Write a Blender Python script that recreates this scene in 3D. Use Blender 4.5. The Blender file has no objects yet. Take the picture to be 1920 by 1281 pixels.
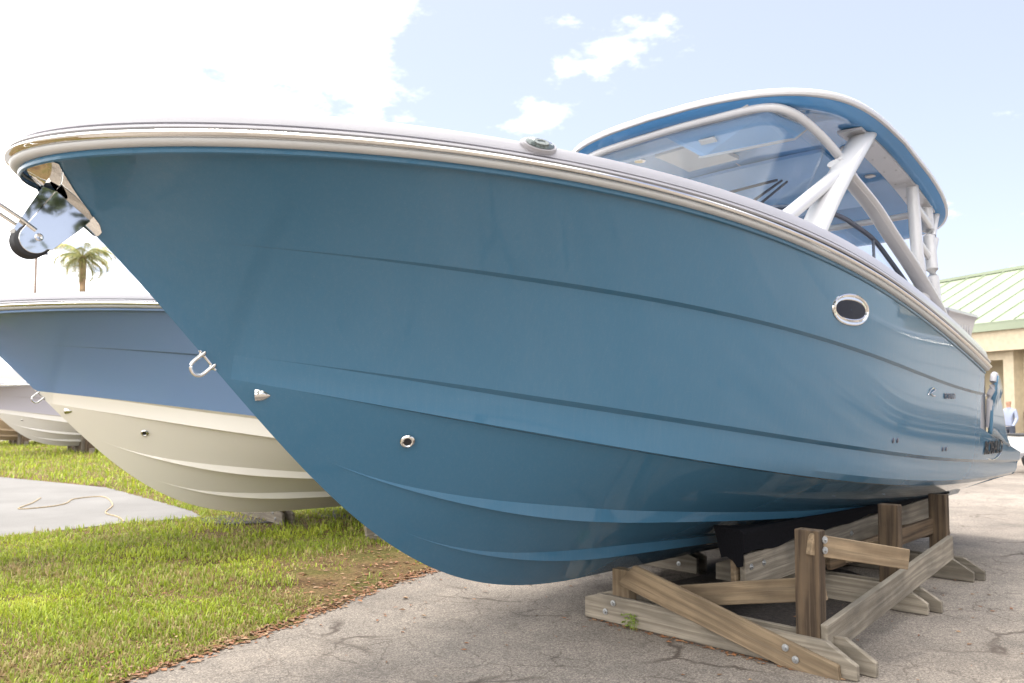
import bpy, bmesh, math, random
import numpy as np
from mathutils import Vector, Matrix, noise
random.seed(7); np.random.seed(7)
SC = bpy.context.scene
COL = SC.collection
R = math.radians

# ------------------------------------------------------------------ camera, sky, sun, exposure
cam_d = bpy.data.cameras.new('camera')
cam_d.sensor_width = 36.0
cam_d.lens = 1493.0 / 1920.0 * 36.0
cam_d.shift_y = 0.0268
cam_d.clip_start = 0.05
cam_d.clip_end = 3000.0
cam_d.dof.use_dof = True
cam_d.dof.focus_distance = 4.6
cam_d.dof.aperture_fstop = 3.2
cam = bpy.data.objects.new('camera', cam_d)
cam.location = (0, 0, 1.5)
cam.rotation_euler = (R(90 + 2.8), 0, 0)
COL.objects.link(cam)
SC.camera = cam

SUN_EL, SUN_AZ = 76.0, -46.0          # azimuth from +Y (view direction) towards +X
SUN_STRENGTH, SKY_STRENGTH, EXPOSURE = 2.4, 0.10, 1.0
world = bpy.data.worlds.new('World')
SC.world = world
world.use_nodes = True
nt = world.node_tree
for nd in list(nt.nodes):
    nt.nodes.remove(nd)
def wn(t, **k):
    nd = nt.nodes.new(t)
    for a, b in k.items():
        setattr(nd, a, b)
    return nd
sky = wn('ShaderNodeTexSky', sky_type='NISHITA')
sky.sun_disc = False
sky.sun_elevation = R(SUN_EL)
sky.sun_rotation = R(SUN_AZ)
sky.air_density = 1.0
sky.dust_density = 1.6
sky.ozone_density = 1.0
tc = wn('ShaderNodeTexCoord')
sep = wn('ShaderNodeSeparateXYZ')
nt.links.new(tc.outputs['Generated'], sep.inputs[0])
zmax = wn('ShaderNodeMath', operation='MAXIMUM'); zmax.inputs[1].default_value = 0.0
nt.links.new(sep.outputs['Z'], zmax.inputs[0])
zadd = wn('ShaderNodeMath', operation='ADD'); zadd.inputs[1].default_value = 0.16
nt.links.new(zmax.outputs[0], zadd.inputs[0])
dx = wn('ShaderNodeMath', operation='DIVIDE'); nt.links.new(sep.outputs['X'], dx.inputs[0]); nt.links.new(zadd.outputs[0], dx.inputs[1])
dy = wn('ShaderNodeMath', operation='DIVIDE'); nt.links.new(sep.outputs['Y'], dy.inputs[0]); nt.links.new(zadd.outputs[0], dy.inputs[1])
cmb = wn('ShaderNodeCombineXYZ'); nt.links.new(dx.outputs[0], cmb.inputs[0]); nt.links.new(dy.outputs[0], cmb.inputs[1])
cmb.inputs[2].default_value = 3.7
cn = wn('ShaderNodeTexNoise'); cn.inputs['Scale'].default_value = 1.9; cn.inputs['Detail'].default_value = 7.0
cn.inputs['Roughness'].default_value = 0.6
nt.links.new(cmb.outputs[0], cn.inputs['Vector'])
# cloud bank thickens left, overhead and unseen behind the camera, added as fill light
dotn = wn('ShaderNodeVectorMath', operation='DOT_PRODUCT')
dotn.inputs[1].default_value = (-0.62, -0.35, 0.70)
nt.links.new(tc.outputs['Generated'], dotn.inputs[0])
bias = wn('ShaderNodeMapRange'); bias.inputs['From Min'].default_value = -0.06; bias.inputs['From Max'].default_value = 0.46
bias.inputs['To Min'].default_value = -0.015; bias.inputs['To Max'].default_value = 0.50
nt.links.new(dotn.outputs['Value'], bias.inputs['Value'])
cadd = wn('ShaderNodeMath', operation='ADD')
nt.links.new(cn.outputs['Fac'], cadd.inputs[0]); nt.links.new(bias.outputs['Result'], cadd.inputs[1])
cov = wn('ShaderNodeMapRange'); cov.inputs['From Min'].default_value = 0.570; cov.inputs['From Max'].default_value = 0.735
cov.interpolation_type = 'SMOOTHSTEP'
nt.links.new(cadd.outputs[0], cov.inputs['Value'])
# thin veil everywhere
veil = wn('ShaderNodeMath', operation='MULTIPLY_ADD'); veil.inputs[1].default_value = 0.92; veil.inputs[2].default_value = 0.10
nt.links.new(cov.outputs['Result'], veil.inputs[0])
mixc = wn('ShaderNodeMixRGB'); mixc.inputs['Color2'].default_value = (19.0, 18.6, 18.2, 1)
tint = wn('ShaderNodeMixRGB', blend_type='MULTIPLY'); tint.inputs['Fac'].default_value = 1.0; tint.inputs['Color2'].default_value = (1.02, 0.93, 1.02, 1)
nt.links.new(sky.outputs[0], tint.inputs['Color1'])
nt.links.new(veil.outputs[0], mixc.inputs['Fac']); nt.links.new(tint.outputs[0], mixc.inputs['Color1'])
bg = wn('ShaderNodeBackground'); bg.inputs['Strength'].default_value = SKY_STRENGTH
nt.links.new(mixc.outputs[0], bg.inputs['Color'])
wo = wn('ShaderNodeOutputWorld'); nt.links.new(bg.outputs[0], wo.inputs[0])

sun_d = bpy.data.lights.new('sun', 'SUN')
sun_d.energy = SUN_STRENGTH
sun_d.angle = R(18.0)
sun_d.color = (1.0, 0.945, 0.86)
sun = bpy.data.objects.new('sun', sun_d)
az, el = R(SUN_AZ), R(SUN_EL)
sdir = Vector((math.sin(az) * math.cos(el), math.cos(az) * math.cos(el), math.sin(el)))
sun.rotation_euler = sdir.to_track_quat('Z', 'Y').to_euler()
sun.location = sdir * 50
COL.objects.link(sun)
SC.cycles.max_bounces = 6; SC.cycles.diffuse_bounces = 2; SC.cycles.glossy_bounces = 3; SC.cycles.transmission_bounces = 6
SC.cycles.use_adaptive_sampling = True; SC.cycles.adaptive_threshold = 0.025
SC.cycles.caustics_reflective = False; SC.cycles.caustics_refractive = False
SC.view_settings.view_transform = 'Standard'
SC.view_settings.look = 'None'
SC.view_settings.exposure = EXPOSURE
SC.view_settings.gamma = 1.0
SC.view_settings.use_curve_mapping = False

# ------------------------------------------------------------------ materials
def new_mat(name):
    m = bpy.data.materials.new(name); m.use_nodes = True
    t = m.node_tree
    return m, t, t.nodes['Principled BSDF']
def N(t, typ, **k):
    nd = t.nodes.new(typ)
    for a, b in k.items():
        if a in nd.inputs.keys() if hasattr(nd.inputs, 'keys') else False:
            nd.inputs[a].default_value = b
        else:
            setattr(nd, a, b)
    return nd
def ramp(t, stops):
    r = t.nodes.new('ShaderNodeValToRGB')
    els = r.color_ramp.elements
    while len(els) < len(stops):
        els.new(0.5)
    for e, (p, c) in zip(els, stops):
        e.position = p; e.color = (c[0], c[1], c[2], 1) if len(c) == 3 else c
    return r
def coords(t, scale=(1, 1, 1), kind='Object'):
    c = t.nodes.new('ShaderNodeTexCoord'); mp = t.nodes.new('ShaderNodeMapping')
    mp.inputs['Scale'].default_value = scale
    t.links.new(c.outputs[kind], mp.inputs['Vector'])
    return mp
def noise_tex(t, vec, scale, detail=4, rough=0.5):
    n_ = t.nodes.new('ShaderNodeTexNoise')
    n_.inputs['Scale'].default_value = scale; n_.inputs['Detail'].default_value = detail; n_.inputs['Roughness'].default_value = rough
    t.links.new(vec, n_.inputs['Vector'])
    return n_
def mixcol(t, fac, a, b, blend='MIX'):
    mx = t.nodes.new('ShaderNodeMixRGB'); mx.blend_type = blend
    for i, v in ((0, fac), (1, a), (2, b)):
        if hasattr(v, 'links') or hasattr(v, 'is_linked'):
            t.links.new(v, mx.inputs[i])
        elif i == 0:
            mx.inputs[0].default_value = v
        else:
            mx.inputs[i].default_value = (v[0], v[1], v[2], 1)
    return mx.outputs[0]
def bump(t, height, strength, dist, b):
    bp = t.nodes.new('ShaderNodeBump'); bp.inputs['Strength'].default_value = strength; bp.inputs['Distance'].default_value = dist
    t.links.new(height, bp.inputs['Height']); t.links.new(bp.outputs[0], b.inputs['Normal'])
    return bp

def gelcoat(name, col, dusty=0.5, rough=0.16, coat=1.0):
    """glossy pigmented gelcoat with rain-streaked dust"""
    m, t, b = new_mat(name)
    mp = coords(t, (24, 24, 1.1)); st = noise_tex(t, mp.outputs[0], 2.2, 4, 0.6)
    mp2 = coords(t, (1, 1, 1)); big = noise_tex(t, mp2.outputs[0], 1.1, 3)
    mp3 = coords(t, (1, 1, 1)); sp = noise_tex(t, mp3.outputs[0], 170, 2)
    st_r = ramp(t, [(0.45, (0, 0, 0)), (0.80, (1, 1, 1))]); t.links.new(st.outputs['Fac'], st_r.inputs[0])
    sp_r = ramp(t, [(0.62, (0, 0, 0)), (0.72, (1, 1, 1))]); t.links.new(sp.outputs['Fac'], sp_r.inputs[0])
    mul = t.nodes.new('ShaderNodeMath'); mul.operation = 'MULTIPLY_ADD'
    mul.inputs[1].default_value = 0.045 * dusty; mul.inputs[2].default_value = 0.055 * dusty
    t.links.new(st_r.outputs[0], mul.inputs[0])
    c1 = mixcol(t, mul.outputs[0], col, (0.42, 0.42, 0.40))
    m2 = t.nodes.new('ShaderNodeMath'); m2.operation = 'MULTIPLY'; m2.inputs[1].default_value = 0.07 * dusty
    t.links.new(sp_r.outputs[0], m2.inputs[0])
    c2 = mixcol(t, m2.outputs[0], c1, (0.55, 0.54, 0.50))
    t.links.new(c2, b.inputs['Base Color'])
    rr = t.nodes.new('ShaderNodeMapRange'); rr.inputs['To Min'].default_value = rough * 0.6; rr.inputs['To Max'].default_value = rough * 1.5
    t.links.new(big.outputs['Fac'], rr.inputs['Value']); t.links.new(rr.outputs[0], b.inputs['Roughness'])
    b.inputs['Coat Weight'].default_value = coat; b.inputs['Coat Roughness'].default_value = 0.035; b.inputs['Coat IOR'].default_value = 1.5
    b.inputs['Specular IOR Level'].default_value = 0.08
    wav = noise_tex(t, mp2.outputs[0], 2.6, 1); bump(t, wav.outputs['Fac'], 0.03, 0.01, b)
    return m
def plain(name, col, rough=0.5, metal=0.0, coat=0.0, var=0.06, scale=6.0, spec=0.5):
    m, t, b = new_mat(name)
    mp = coords(t); n_ = noise_tex(t, mp.outputs[0], scale, 5)
    dark = tuple(c * (1 - 2 * var) for c in col); lite = tuple(min(1, c * (1 + var)) for c in col)
    r = ramp(t, [(0.3, dark), (0.7, lite)]); t.links.new(n_.outputs['Fac'], r.inputs[0])
    t.links.new(r.outputs[0], b.inputs['Base Color'])
    b.inputs['Roughness'].default_value = rough; b.inputs['Metallic'].default_value = metal
    b.inputs['Coat Weight'].default_value = coat; b.inputs['Coat Roughness'].default_value = 0.06
    b.inputs['Specular IOR Level'].default_value = spec
    return m
def wood(name, a, bcol, crack=(0.09, 0.07, 0.05), dark=0.5):
    m, t, b = new_mat(name)
    c = t.nodes.new('ShaderNodeTexCoord'); oi = t.nodes.new('ShaderNodeObjectInfo')
    ad = t.nodes.new('ShaderNodeVectorMath'); ad.operation = 'MULTIPLY_ADD'; ad.inputs[1].default_value = (17, 23, 31)
    cx = t.nodes.new('ShaderNodeCombineXYZ')
    for i in range(3):
        t.links.new(oi.outputs['Random'], cx.inputs[i])
    t.links.new(cx.outputs[0], ad.inputs[0]); t.links.new(c.outputs['Object'], ad.inputs[2])
    mp = t.nodes.new('ShaderNodeMapping'); mp.inputs['Scale'].default_value = (0.9, 9, 9); t.links.new(ad.outputs[0], mp.inputs['Vector'])
    warp = noise_tex(t, mp.outputs[0], 1.3, 3)
    wv = t.nodes.new('ShaderNodeTexWave'); wv.wave_type = 'BANDS'; wv.bands_direction = 'Z'
    wv.inputs['Scale'].default_value = 0.55; wv.inputs['Distortion'].default_value = 14.0; wv.inputs['Detail'].default_value = 3; wv.inputs['Detail Scale'].default_value = 1.2
    t.links.new(mp.outputs[0], wv.inputs['Vector'])
    mpf = t.nodes.new('ShaderNodeMapping'); mpf.inputs['Scale'].default_value = (1.5, 70, 70); t.links.new(ad.outputs[0], mpf.inputs['Vector'])
    fine = noise_tex(t, mpf.outputs[0], 1.0, 5, 0.7)
    blot = noise_tex(t, ad.outputs[0], 3.1, 4)
    c0 = mixcol(t, wv.outputs['Fac'], a, bcol)
    rb = ramp(t, [(0.35, (0.55, 0.55, 0.56)), (0.65, (1.1, 1.08, 1.05))]); t.links.new(blot.outputs['Fac'], rb.inputs[0])
    c1 = mixcol(t, 0.85, c0, rb.outputs[0], 'MULTIPLY')
    rf = ramp(t, [(0.36, (0, 0, 0)), (0.52, (1, 1, 1))]); t.links.new(fine.outputs['Fac'], rf.inputs[0])
    c2 = mixcol(t, rf.outputs[0], tuple(0.40 * x + 0.60 * y for x, y in zip(a, crack)), c1)
    pr = t.nodes.new('ShaderNodeMapRange'); pr.inputs['To Min'].default_value = 0.78; pr.inputs['To Max'].default_value = 1.15
    t.links.new(oi.outputs['Random'], pr.inputs['Value'])
    hs = t.nodes.new('ShaderNodeHueSaturation'); t.links.new(pr.outputs[0], hs.inputs['Value']); t.links.new(c2, hs.inputs['Color'])
    t.links.new(hs.outputs[0], b.inputs['Base Color'])
    b.inputs['Roughness'].default_value = 0.8; b.inputs['Specular IOR Level'].default_value = 0.25
    bump(t, fine.outputs['Fac'], 0.6, 0.006, b)
    return m

M = {}
M['hull_blue'] = gelcoat('hull_blue', (0.038, 0.134, 0.230), 0.55, 0.2, 0.8)
M['hull_navy'] = gelcoat('hull_navy', (0.165, 0.265, 0.455), 0.4)
M['hull_cream'] = gelcoat('hull_cream', (0.82, 0.775, 0.70), 0.2, 0.3)
M['hull_lavender'] = gelcoat('hull_lavender', (0.46, 0.45, 0.54), 0.4, 0.3)
M['hull_white'] = gelcoat('hull_white', (0.70, 0.68, 0.66), 0.4, 0.3)
M['hull_tan'] = gelcoat('hull_tan', (0.50, 0.38, 0.27), 0.5, 0.35)
M['deck'] = plain('deck_white', (0.41, 0.405, 0.435), 0.28, coat=0.35, var=0.03, scale=2.0)
M['rub'] = plain('rub_white', (0.56, 0.57, 0.575), 0.42, var=0.03, scale=3.0)
M['chrome'] = plain('polished_steel', (0.78, 0.77, 0.75), 0.03, metal=1.0, var=0.02)
M['steel'] = plain('galvanised_bolt', (0.42, 0.43, 0.44), 0.38, metal=0.8, var=0.1, scale=60)
M['black'] = plain('black_rubber', (0.018, 0.018, 0.022), 0.5, var=0.1)
M['darkblue'] = plain('dark_frame', (0.045, 0.06, 0.10), 0.35, coat=0.3)
M['powder'] = plain('white_powder_coat', (0.52, 0.52, 0.54), 0.3, coat=0.4, var=0.02, scale=2.0)
M['roof_blue'] = gelcoat('roof_blue', (0.09, 0.27, 0.55), 0.0, 0.14, 0.5)
M['roof_panel'] = gelcoat('roof_panel_blue', (0.26, 0.48, 0.80), 0.0, 0.10, 0.4)
M['carpet'] = plain('black_carpet', (0.008, 0.008, 0.010), 0.95, var=0.2, scale=90, spec=0.1)
M['wood_new'] = wood('wood_tan', (0.285, 0.215, 0.140), (0.195, 0.143, 0.092))
M['wood_grey'] = wood('wood_grey', (0.275, 0.245, 0.20), (0.185, 0.162, 0.130))
M['wood_dark'] = wood('wood_dark', (0.14, 0.098, 0.062), (0.065, 0.045, 0.03))
M['glass_dark'] = plain('portlight_glass', (0.010, 0.014, 0.028), 0.25, spec=0.12)
def glass_mat(name, tint, ior):
    """thin pane: clear tint with a Fresnel mirror on top"""
    m, t, b = new_mat(name); t.nodes.remove(b)
    tr = t.nodes.new('ShaderNodeBsdfTransparent'); n_ = noise_tex(t, coords(t).outputs[0], 3, 2)
    r = ramp(t, [(0.3, tuple(c * 0.98 for c in tint)), (0.7, tint)]); t.links.new(n_.outputs['Fac'], r.inputs[0]); t.links.new(r.outputs[0], tr.inputs['Color'])
    gl = t.nodes.new('ShaderNodeBsdfGlossy'); gl.inputs['Roughness'].default_value = 0.01
    lw = t.nodes.new('ShaderNodeLayerWeight'); lw.inputs['Blend'].default_value = 0.5
    pw3 = t.nodes.new('ShaderNodeMath'); pw3.operation = 'POWER'; pw3.inputs[1].default_value = 3.0; t.links.new(lw.outputs['Facing'], pw3.inputs[0])
    fr = t.nodes.new('ShaderNodeMath'); fr.operation = 'MULTIPLY_ADD'; fr.inputs[1].default_value = ior; fr.inputs[2].default_value = 0.025; t.links.new(pw3.outputs[0], fr.inputs[0])
    mx = t.nodes.new('ShaderNodeMixShader'); t.links.new(fr.outputs[0], mx.inputs[0]); t.links.new(tr.outputs[0], mx.inputs[1]); t.links.new(gl.outputs[0], mx.inputs[2])
    t.links.new(mx.outputs[0], t.nodes['Material Output'].inputs[0])
    return m
M['glass'] = glass_mat('windscreen_glass', (0.96, 0.985, 1.0), 0.25)
M['glass_front'] = glass_mat('tinted_windscreen', (0.95, 0.98, 1.0), 0.25)

# ------------------------------------------------------------------ mesh helpers
class MB:
    def __init__(s): s.v = []; s.f = []; s.m = []
    def add(s, verts, faces, mi=0):
        o = len(s.v); s.v.extend([tuple(map(float, q)) for q in verts]); s.f.extend([tuple(i + o for i in fc) for fc in faces]); s.m.extend([mi] * len(faces))
    def grid(s, P, mi=0, flip=False, closed=False):
        """P: array [rows][cols][3]"""
        P = np.asarray(P, float); r, c = P.shape[:2]; vs = P.reshape(-1, 3); fs = []
        cc = c if closed else c - 1
        for i in range(r - 1):
            for j in range(cc):
                a, b_, c_, d_ = i * c + j, i * c + (j + 1) % c, (i + 1) * c + (j + 1) % c, (i + 1) * c + j
                fs.append((a, d_, c_, b_) if flip else (a, b_, c_, d_))
        s.add(vs, fs, mi)
    def box(s, x0, x1, y0, y1, z0, z1, mi=0):
        v = [(x, y, z) for x in (x0, x1) for y in (y0, y1) for z in (z0, z1)]
        s.add(v, [(0, 1, 3, 2), (4, 6, 7, 5), (0, 4, 5, 1), (2, 3, 7, 6), (0, 2, 6, 4), (1, 5, 7, 3)], mi)
    def prism(s, poly, y0, y1, mi=0):
        """poly in (x,z), extruded along y"""
        n_ = len(poly); v = [(x, y0, z) for x, z in poly] + [(x, y1, z) for x, z in poly]
        fs = [tuple(range(n_)), tuple(range(2 * n_ - 1, n_ - 1, -1))]
        for i in range(n_):
            j = (i + 1) % n_; fs.append((i, i + n_, j + n_, j))
        s.add(v, fs, mi)
    def tube(s, pts, rad, seg=12, mi=0, cap=True, flat=1.0, upv=(0, 0, 1)):
        pts = [Vector(p) for p in pts]; k = len(pts)
        rads = rad if hasattr(rad, '__len__') else [rad] * k
        rings = []
        for i, p in enumerate(pts):
            tg = (pts[min(i + 1, k - 1)] - pts[max(i - 1, 0)]).normalized()
            up = Vector(upv)
            if abs(tg.dot(up)) > 0.98: up = Vector((1, 0, 0))
            a = tg.cross(up).normalized(); b_ = a.cross(tg).normalized()
            rings.append([tuple(p + a * (math.cos(q) * rads[i] * flat) + b_ * (math.sin(q) * rads[i])) for q in [2 * math.pi * j / seg for j in range(seg)]])
        s.grid(rings, mi, closed=True)
        if cap:
            o = len(s.v); s.add(rings[0], [tuple(range(seg))], mi); s.add(rings[-1], [tuple(range(seg - 1, -1, -1))], mi)
    def lathe(s, prof, seg=20, mi=0):
        """prof: (r,z) about z axis"""
        rings = [[(r * math.cos(2 * math.pi * j / seg), r * math.sin(2 * math.pi * j / seg), z) for j in range(seg)] for r, z in prof]
        s.grid(rings, mi, closed=True)
    def mesh(s, name, mats, smooth=True, weld=0.0, bevel=0.0, angle=38, recalc=True):
        me = bpy.data.meshes.new(name)
        me.from_pydata(s.v, [], s.f)
        me.polygons.foreach_set('material_index', s.m)
        for m in mats: me.materials.append(m)
        bm = bmesh.new(); bm.from_mesh(me)
        if weld: bmesh.ops.remove_doubles(bm, verts=bm.verts, dist=weld)
        if weld: bmesh.ops.dissolve_degenerate(bm, dist=1e-6, edges=bm.edges)
        if bevel: bmesh.ops.bevel(bm, geom=[e for e in bm.edges if len(e.link_faces) == 2 and e.calc_face_angle(0) > 0.6], offset=bevel, segments=1, affect='EDGES')
        if recalc: bmesh.ops.recalc_face_normals(bm, faces=bm.faces)
        if smooth:
            for f_ in bm.faces: f_.smooth = True
            for e in bm.edges:
                if len(e.link_faces) == 2 and e.calc_face_angle(0) > R(angle): e.smooth = False
        bm.to_mesh(me); bm.free()
        return me
def obj(name, me, parent=None, **props):
    o = bpy.data.objects.new(name, me); COL.objects.link(o)
    if parent: o.parent = parent
    for k, v in props.items(): o[k] = v
    return o
def empty(name, loc=(0, 0, 0), rz=0.0, **props):
    o = bpy.data.objects.new(name, None); COL.objects.link(o); o.location = loc; o.rotation_euler = (0, 0, rz); o.empty_display_size = 0.2
    for k, v in props.items(): o[k] = v
    return o
def tag(o, label, cat, group=None):
    o['label'] = label; o['category'] = cat
    if group: o['group'] = group
    return o
def smooth01(x): x = np.clip(x, 0, 1); return x * x * (3 - 2 * x)

# ------------------------------------------------------------------ ground
def mat_asphalt():
    m, t, b = new_mat('worn_asphalt')
    c = coords(t, kind='Object'); v = c.outputs[0]
    big = noise_tex(t, v, 0.35, 4, 0.55); mid = noise_tex(t, v, 2.3, 5, 0.6)
    ag = t.nodes.new('ShaderNodeTexVoronoi'); ag.inputs['Scale'].default_value = 120; t.links.new(v, ag.inputs['Vector'])
    ag2 = noise_tex(t, v, 240, 3, 0.7)
    base = ramp(t, [(0.28, (0.160, 0.142, 0.127)), (0.5, (0.218, 0.195, 0.175)), (0.72, (0.285, 0.258, 0.232))]); t.links.new(big.outputs['Fac'], base.inputs[0])
    r2 = ramp(t, [(0.3, (0.72, 0.72, 0.72)), (0.65, (1.12, 1.1, 1.08))]); t.links.new(mid.outputs['Fac'], r2.inputs[0])
    c1 = mixcol(t, 0.8, base.outputs[0], r2.outputs[0], 'MULTIPLY')
    ra = ramp(t, [(0.0, (0.30, 0.28, 0.26)), (0.45, (0.80, 0.78, 0.75)), (1.0, (1.75, 1.7, 1.6))]); t.links.new(ag.outputs['Color'], ra.inputs[0])
    c2 = mixcol(t, 0.75, c1, ra.outputs[0], 'MULTIPLY')
    rs = ramp(t, [(0.60, (0, 0, 0)), (0.72, (1, 1, 1))]); t.links.new(ag2.outputs['Fac'], rs.inputs[0])
    c2 = mixcol(t, rs.outputs[0], c2, (0.42, 0.39, 0.35))
    # cracks: warped voronoi cell edges, only along part of their length
    wv = t.nodes.new('ShaderNodeVectorMath'); wv.operation = 'MULTIPLY_ADD'; wv.inputs[1].default_value = (0.35, 0.35, 0)
    wn_ = noise_tex(t, v, 2.6, 6, 0.65); t.links.new(wn_.outputs['Color'], wv.inputs[0]); t.links.new(v, wv.inputs[2])
    ck = t.nodes.new('ShaderNodeTexVoronoi'); ck.feature = 'DISTANCE_TO_EDGE'; ck.inputs['Scale'].default_value = 1.05; t.links.new(wv.outputs[0], ck.inputs['Vector'])
    ck2 = t.nodes.new('ShaderNodeTexVoronoi'); ck2.feature = 'DISTANCE_TO_EDGE'; ck2.inputs['Scale'].default_value = 2.9; t.links.new(wv.outputs[0], ck2.inputs['Vector'])
    rc = ramp(t, [(0.0, (0, 0, 0)), (0.010, (0.25, 0.25, 0.25)), (0.030, (1, 1, 1))]); t.links.new(ck.outputs['Distance'], rc.inputs[0])
    rc2 = ramp(t, [(0.0, (0.2, 0.2, 0.2)), (0.02, (1, 1, 1))]); t.links.new(ck2.outputs['Distance'], rc2.inputs[0])
    msk = noise_tex(t, v, 0.9, 3); rm = ramp(t, [(0.42, (1, 1, 1)), (0.58, (0, 0, 0))]); t.links.new(msk.outputs['Fac'], rm.inputs[0])
    msk2 = noise_tex(t, v, 1.3, 2); rm2 = ramp(t, [(0.36, (0, 0, 0)), (0.50, (1, 1, 1))]); t.links.new(msk2.outputs['Fac'], rm2.inputs[0])
    cr1 = mixcol(t, rm2.outputs[0], rc.outputs[0], (1, 1, 1))
    cr2 = mixcol(t, rm.outputs[0], (1, 1, 1), rc2.outputs[0])
    crk = mixcol(t, 1.0, cr1, cr2, 'MULTIPLY')
    c3 = mixcol(t, crk, (0.07, 0.055, 0.045), c2)
    t.links.new(c3, b.inputs['Base Color'])
    b.inputs['Roughness'].default_value = 0.85; b.inputs['Specular IOR Level'].default_value = 0.3
    hh = mixcol(t, 0.5, ag.outputs['Distance'], crk)
    bump(t, hh, 0.5, 0.006, b)
    return m
def mat_lawn():
    m, t, b = new_mat('lawn_soil')
    v = coords(t).outputs[0]
    a = noise_tex(t, v, 1.2, 5, 0.6); f_ = noise_tex(t, v, 34, 6, 0.7)
    r1 = ramp(t, [(0.36, (0.085, 0.052, 0.030)), (0.5, (0.17, 0.12, 0.062)), (0.62, (0.11, 0.10, 0.035))]); t.links.new(a.outputs['Fac'], r1.inputs[0])
    r2 = ramp(t, [(0.3, (0.35, 0.35, 0.35)), (0.7, (1.5, 1.45, 1.3))]); t.links.new(f_.outputs['Fac'], r2.inputs[0])
    c_ = mixcol(t, 0.9, r1.outputs[0], r2.outputs[0], 'MULTIPLY'); t.links.new(c_, b.inputs['Base Color'])
    b.inputs['Roughness'].default_value = 0.95; b.inputs['Specular IOR Level'].default_value = 0.1
    bump(t, f_.outputs['Fac'], 1.0, 0.03, b)
    return m
def mat_concrete():
    m, t, b = new_mat('pale_concrete')
    v = coords(t).outputs[0]
    a = noise_tex(t, v, 0.8, 6, 0.6); f_ = noise_tex(t, v, 60, 4, 0.7)
    r1 = ramp(t, [(0.3, (0.125, 0.119, 0.113)), (0.7, (0.175, 0.168, 0.161))]); t.links.new(a.outputs['Fac'], r1.inputs[0])
    r2 = ramp(t, [(0.3, (0.8, 0.8, 0.8)), (0.7, (1.1, 1.1, 1.1))]); t.links.new(f_.outputs['Fac'], r2.inputs[0])
    c_ = mixcol(t, 0.8, r1.outputs[0], r2.outputs[0], 'MULTIPLY'); t.links.new(c_, b.inputs['Base Color'])
    b.inputs['Roughness'].default_value = 0.85; bump(t, f_.outputs['Fac'], 0.3, 0.005, b)
    return m
def sheet(name, poly, z, mat, **props):
    bm = bmesh.new(); vs = [bm.verts.new((x, y, z)) for x, y in poly]; bm.faces.new(vs)
    bmesh.ops.recalc_face_normals(bm, faces=bm.faces)
    for f_ in bm.faces:
        if f_.normal.z < 0: f_.normal_flip()
    me = bpy.data.meshes.new(name); bm.to_mesh(me); bm.free(); me.materials.append(mat)
    return obj(name, me, **props)
M['asphalt'] = mat_asphalt(); M['lawn'] = mat_lawn(); M['concrete'] = mat_concrete()
sheet('ground', [(-1500, -1500), (1500, -1500), (1500, 1500), (-1500, 1500)], 0.0, M['asphalt'], kind='structure')
EDGE = [(-3.6, 1.0), (-2.62, 3.3), (-2.12, 4.42), (-1.80, 5.06), (-1.48, 5.75), (-1.12, 6.68), (-0.74, 7.4), (-0.2, 8.4), (0.7, 10.2), (1.9, 13.0), (3.0, 17.0), (4.5, 26.0), (5.0, 36.0)]
LAWN = EDGE + [(-70, 36), (-70, 1.0)]
PAD = [(-4.25, 11.0), (-4.62, 11.59), (-7.6, 15.0), (-11.1, 17.3), (-22, 24.0), (-30, 27.0), (-30, 4.0), (-10, 6.4), (-7.2, 8.0), (-5.88, 9.24), (-5.05, 10.35), (-4.5, 10.75)]
def edge_rough(poly, n0, n1, amp):
    out = []
    for i, p in enumerate(poly):
        q = poly[(i + 1) % len(poly)]
        out.append(p)
        if n0 <= i < n1:
            L = math.hypot(q[0] - p[0], q[1] - p[1]); k = max(2, int(L / 0.07))
            for j in range(1, k):
                u = j / k; a = amp * noise.noise((p[0] + u * (q[0] - p[0])) * Vector((1, 0, 0)) * 5 + Vector((0, (p[1] + u * (q[1] - p[1])) * 5, 1.3)))
                out.append((p[0] + u * (q[0] - p[0]) + a, p[1] + u * (q[1] - p[1]) - a * 0.4))
    return out
sheet('lawn', edge_rough(LAWN, 0, 9, 0.09), 0.006, M['lawn'], kind='structure')
sheet('concrete_pad', edge_rough(PAD, 0, 3, 0.10), 0.014, M['concrete'], kind='structure')

# ------------------------------------------------------------------ hull lines (metres; s aft from the forefoot, y to port, z up)
BX, BY = -0.0034378, 5.19458            # forefoot over the ground
DV = np.array([0.712, 0.702]); DV = DV / np.linalg.norm(DV)
BRZ = math.atan2(DV[1], DV[0])
s_bow, s_chine, s_end, s_notch = -2.811, -1.93, 6.42, 4.86
PS = [-2.4653e-06, 0.000105899, -6.01333e-05, -0.0267123, -0.0344679, 2.60721]
PC = [-5.82818e-05, 0.000916441, 0.0108781, -0.17014, 1.28086]
PK = [0.00209799, 0.0163068, 0.00889917, -0.0713493, 0.169159, -0.16796, 0.358615]
P1 = [0.000300125, 0.000113498, -0.0122876, -0.0760949, 2.12112]
P2 = [-0.000137635, 0.00168549, 0.00268634, -0.137288, 1.49505]
def _bs(S): u = np.clip((S - s_bow) / 5.6, 0, 1); return 1.48 * (1 - (1 - u) ** 2) ** 0.5 - 0.05 * smooth01((S - 4.6) / 1.8)
def _bc(S): u = np.clip((S - s_chine) / 5.2, 0, 1); return 1.30 * (1 - (1 - u) ** 2.1) ** 0.95
TX = np.arange(-3.0, 8.0, 0.02); _k = np.hanning(81); _k /= _k.sum()
def fair(f_):
    """fairs a plan line over 1.6 m aft of the shoulder"""
    y = f_(TX); ys = np.convolve(np.pad(y, 40, 'edge'), _k, 'valid'); w = smooth01((TX - 0.6) / 1.2); return y * (1 - w) + ys * w
BS_T, BC_T = fair(_bs), fair(_bc)
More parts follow.
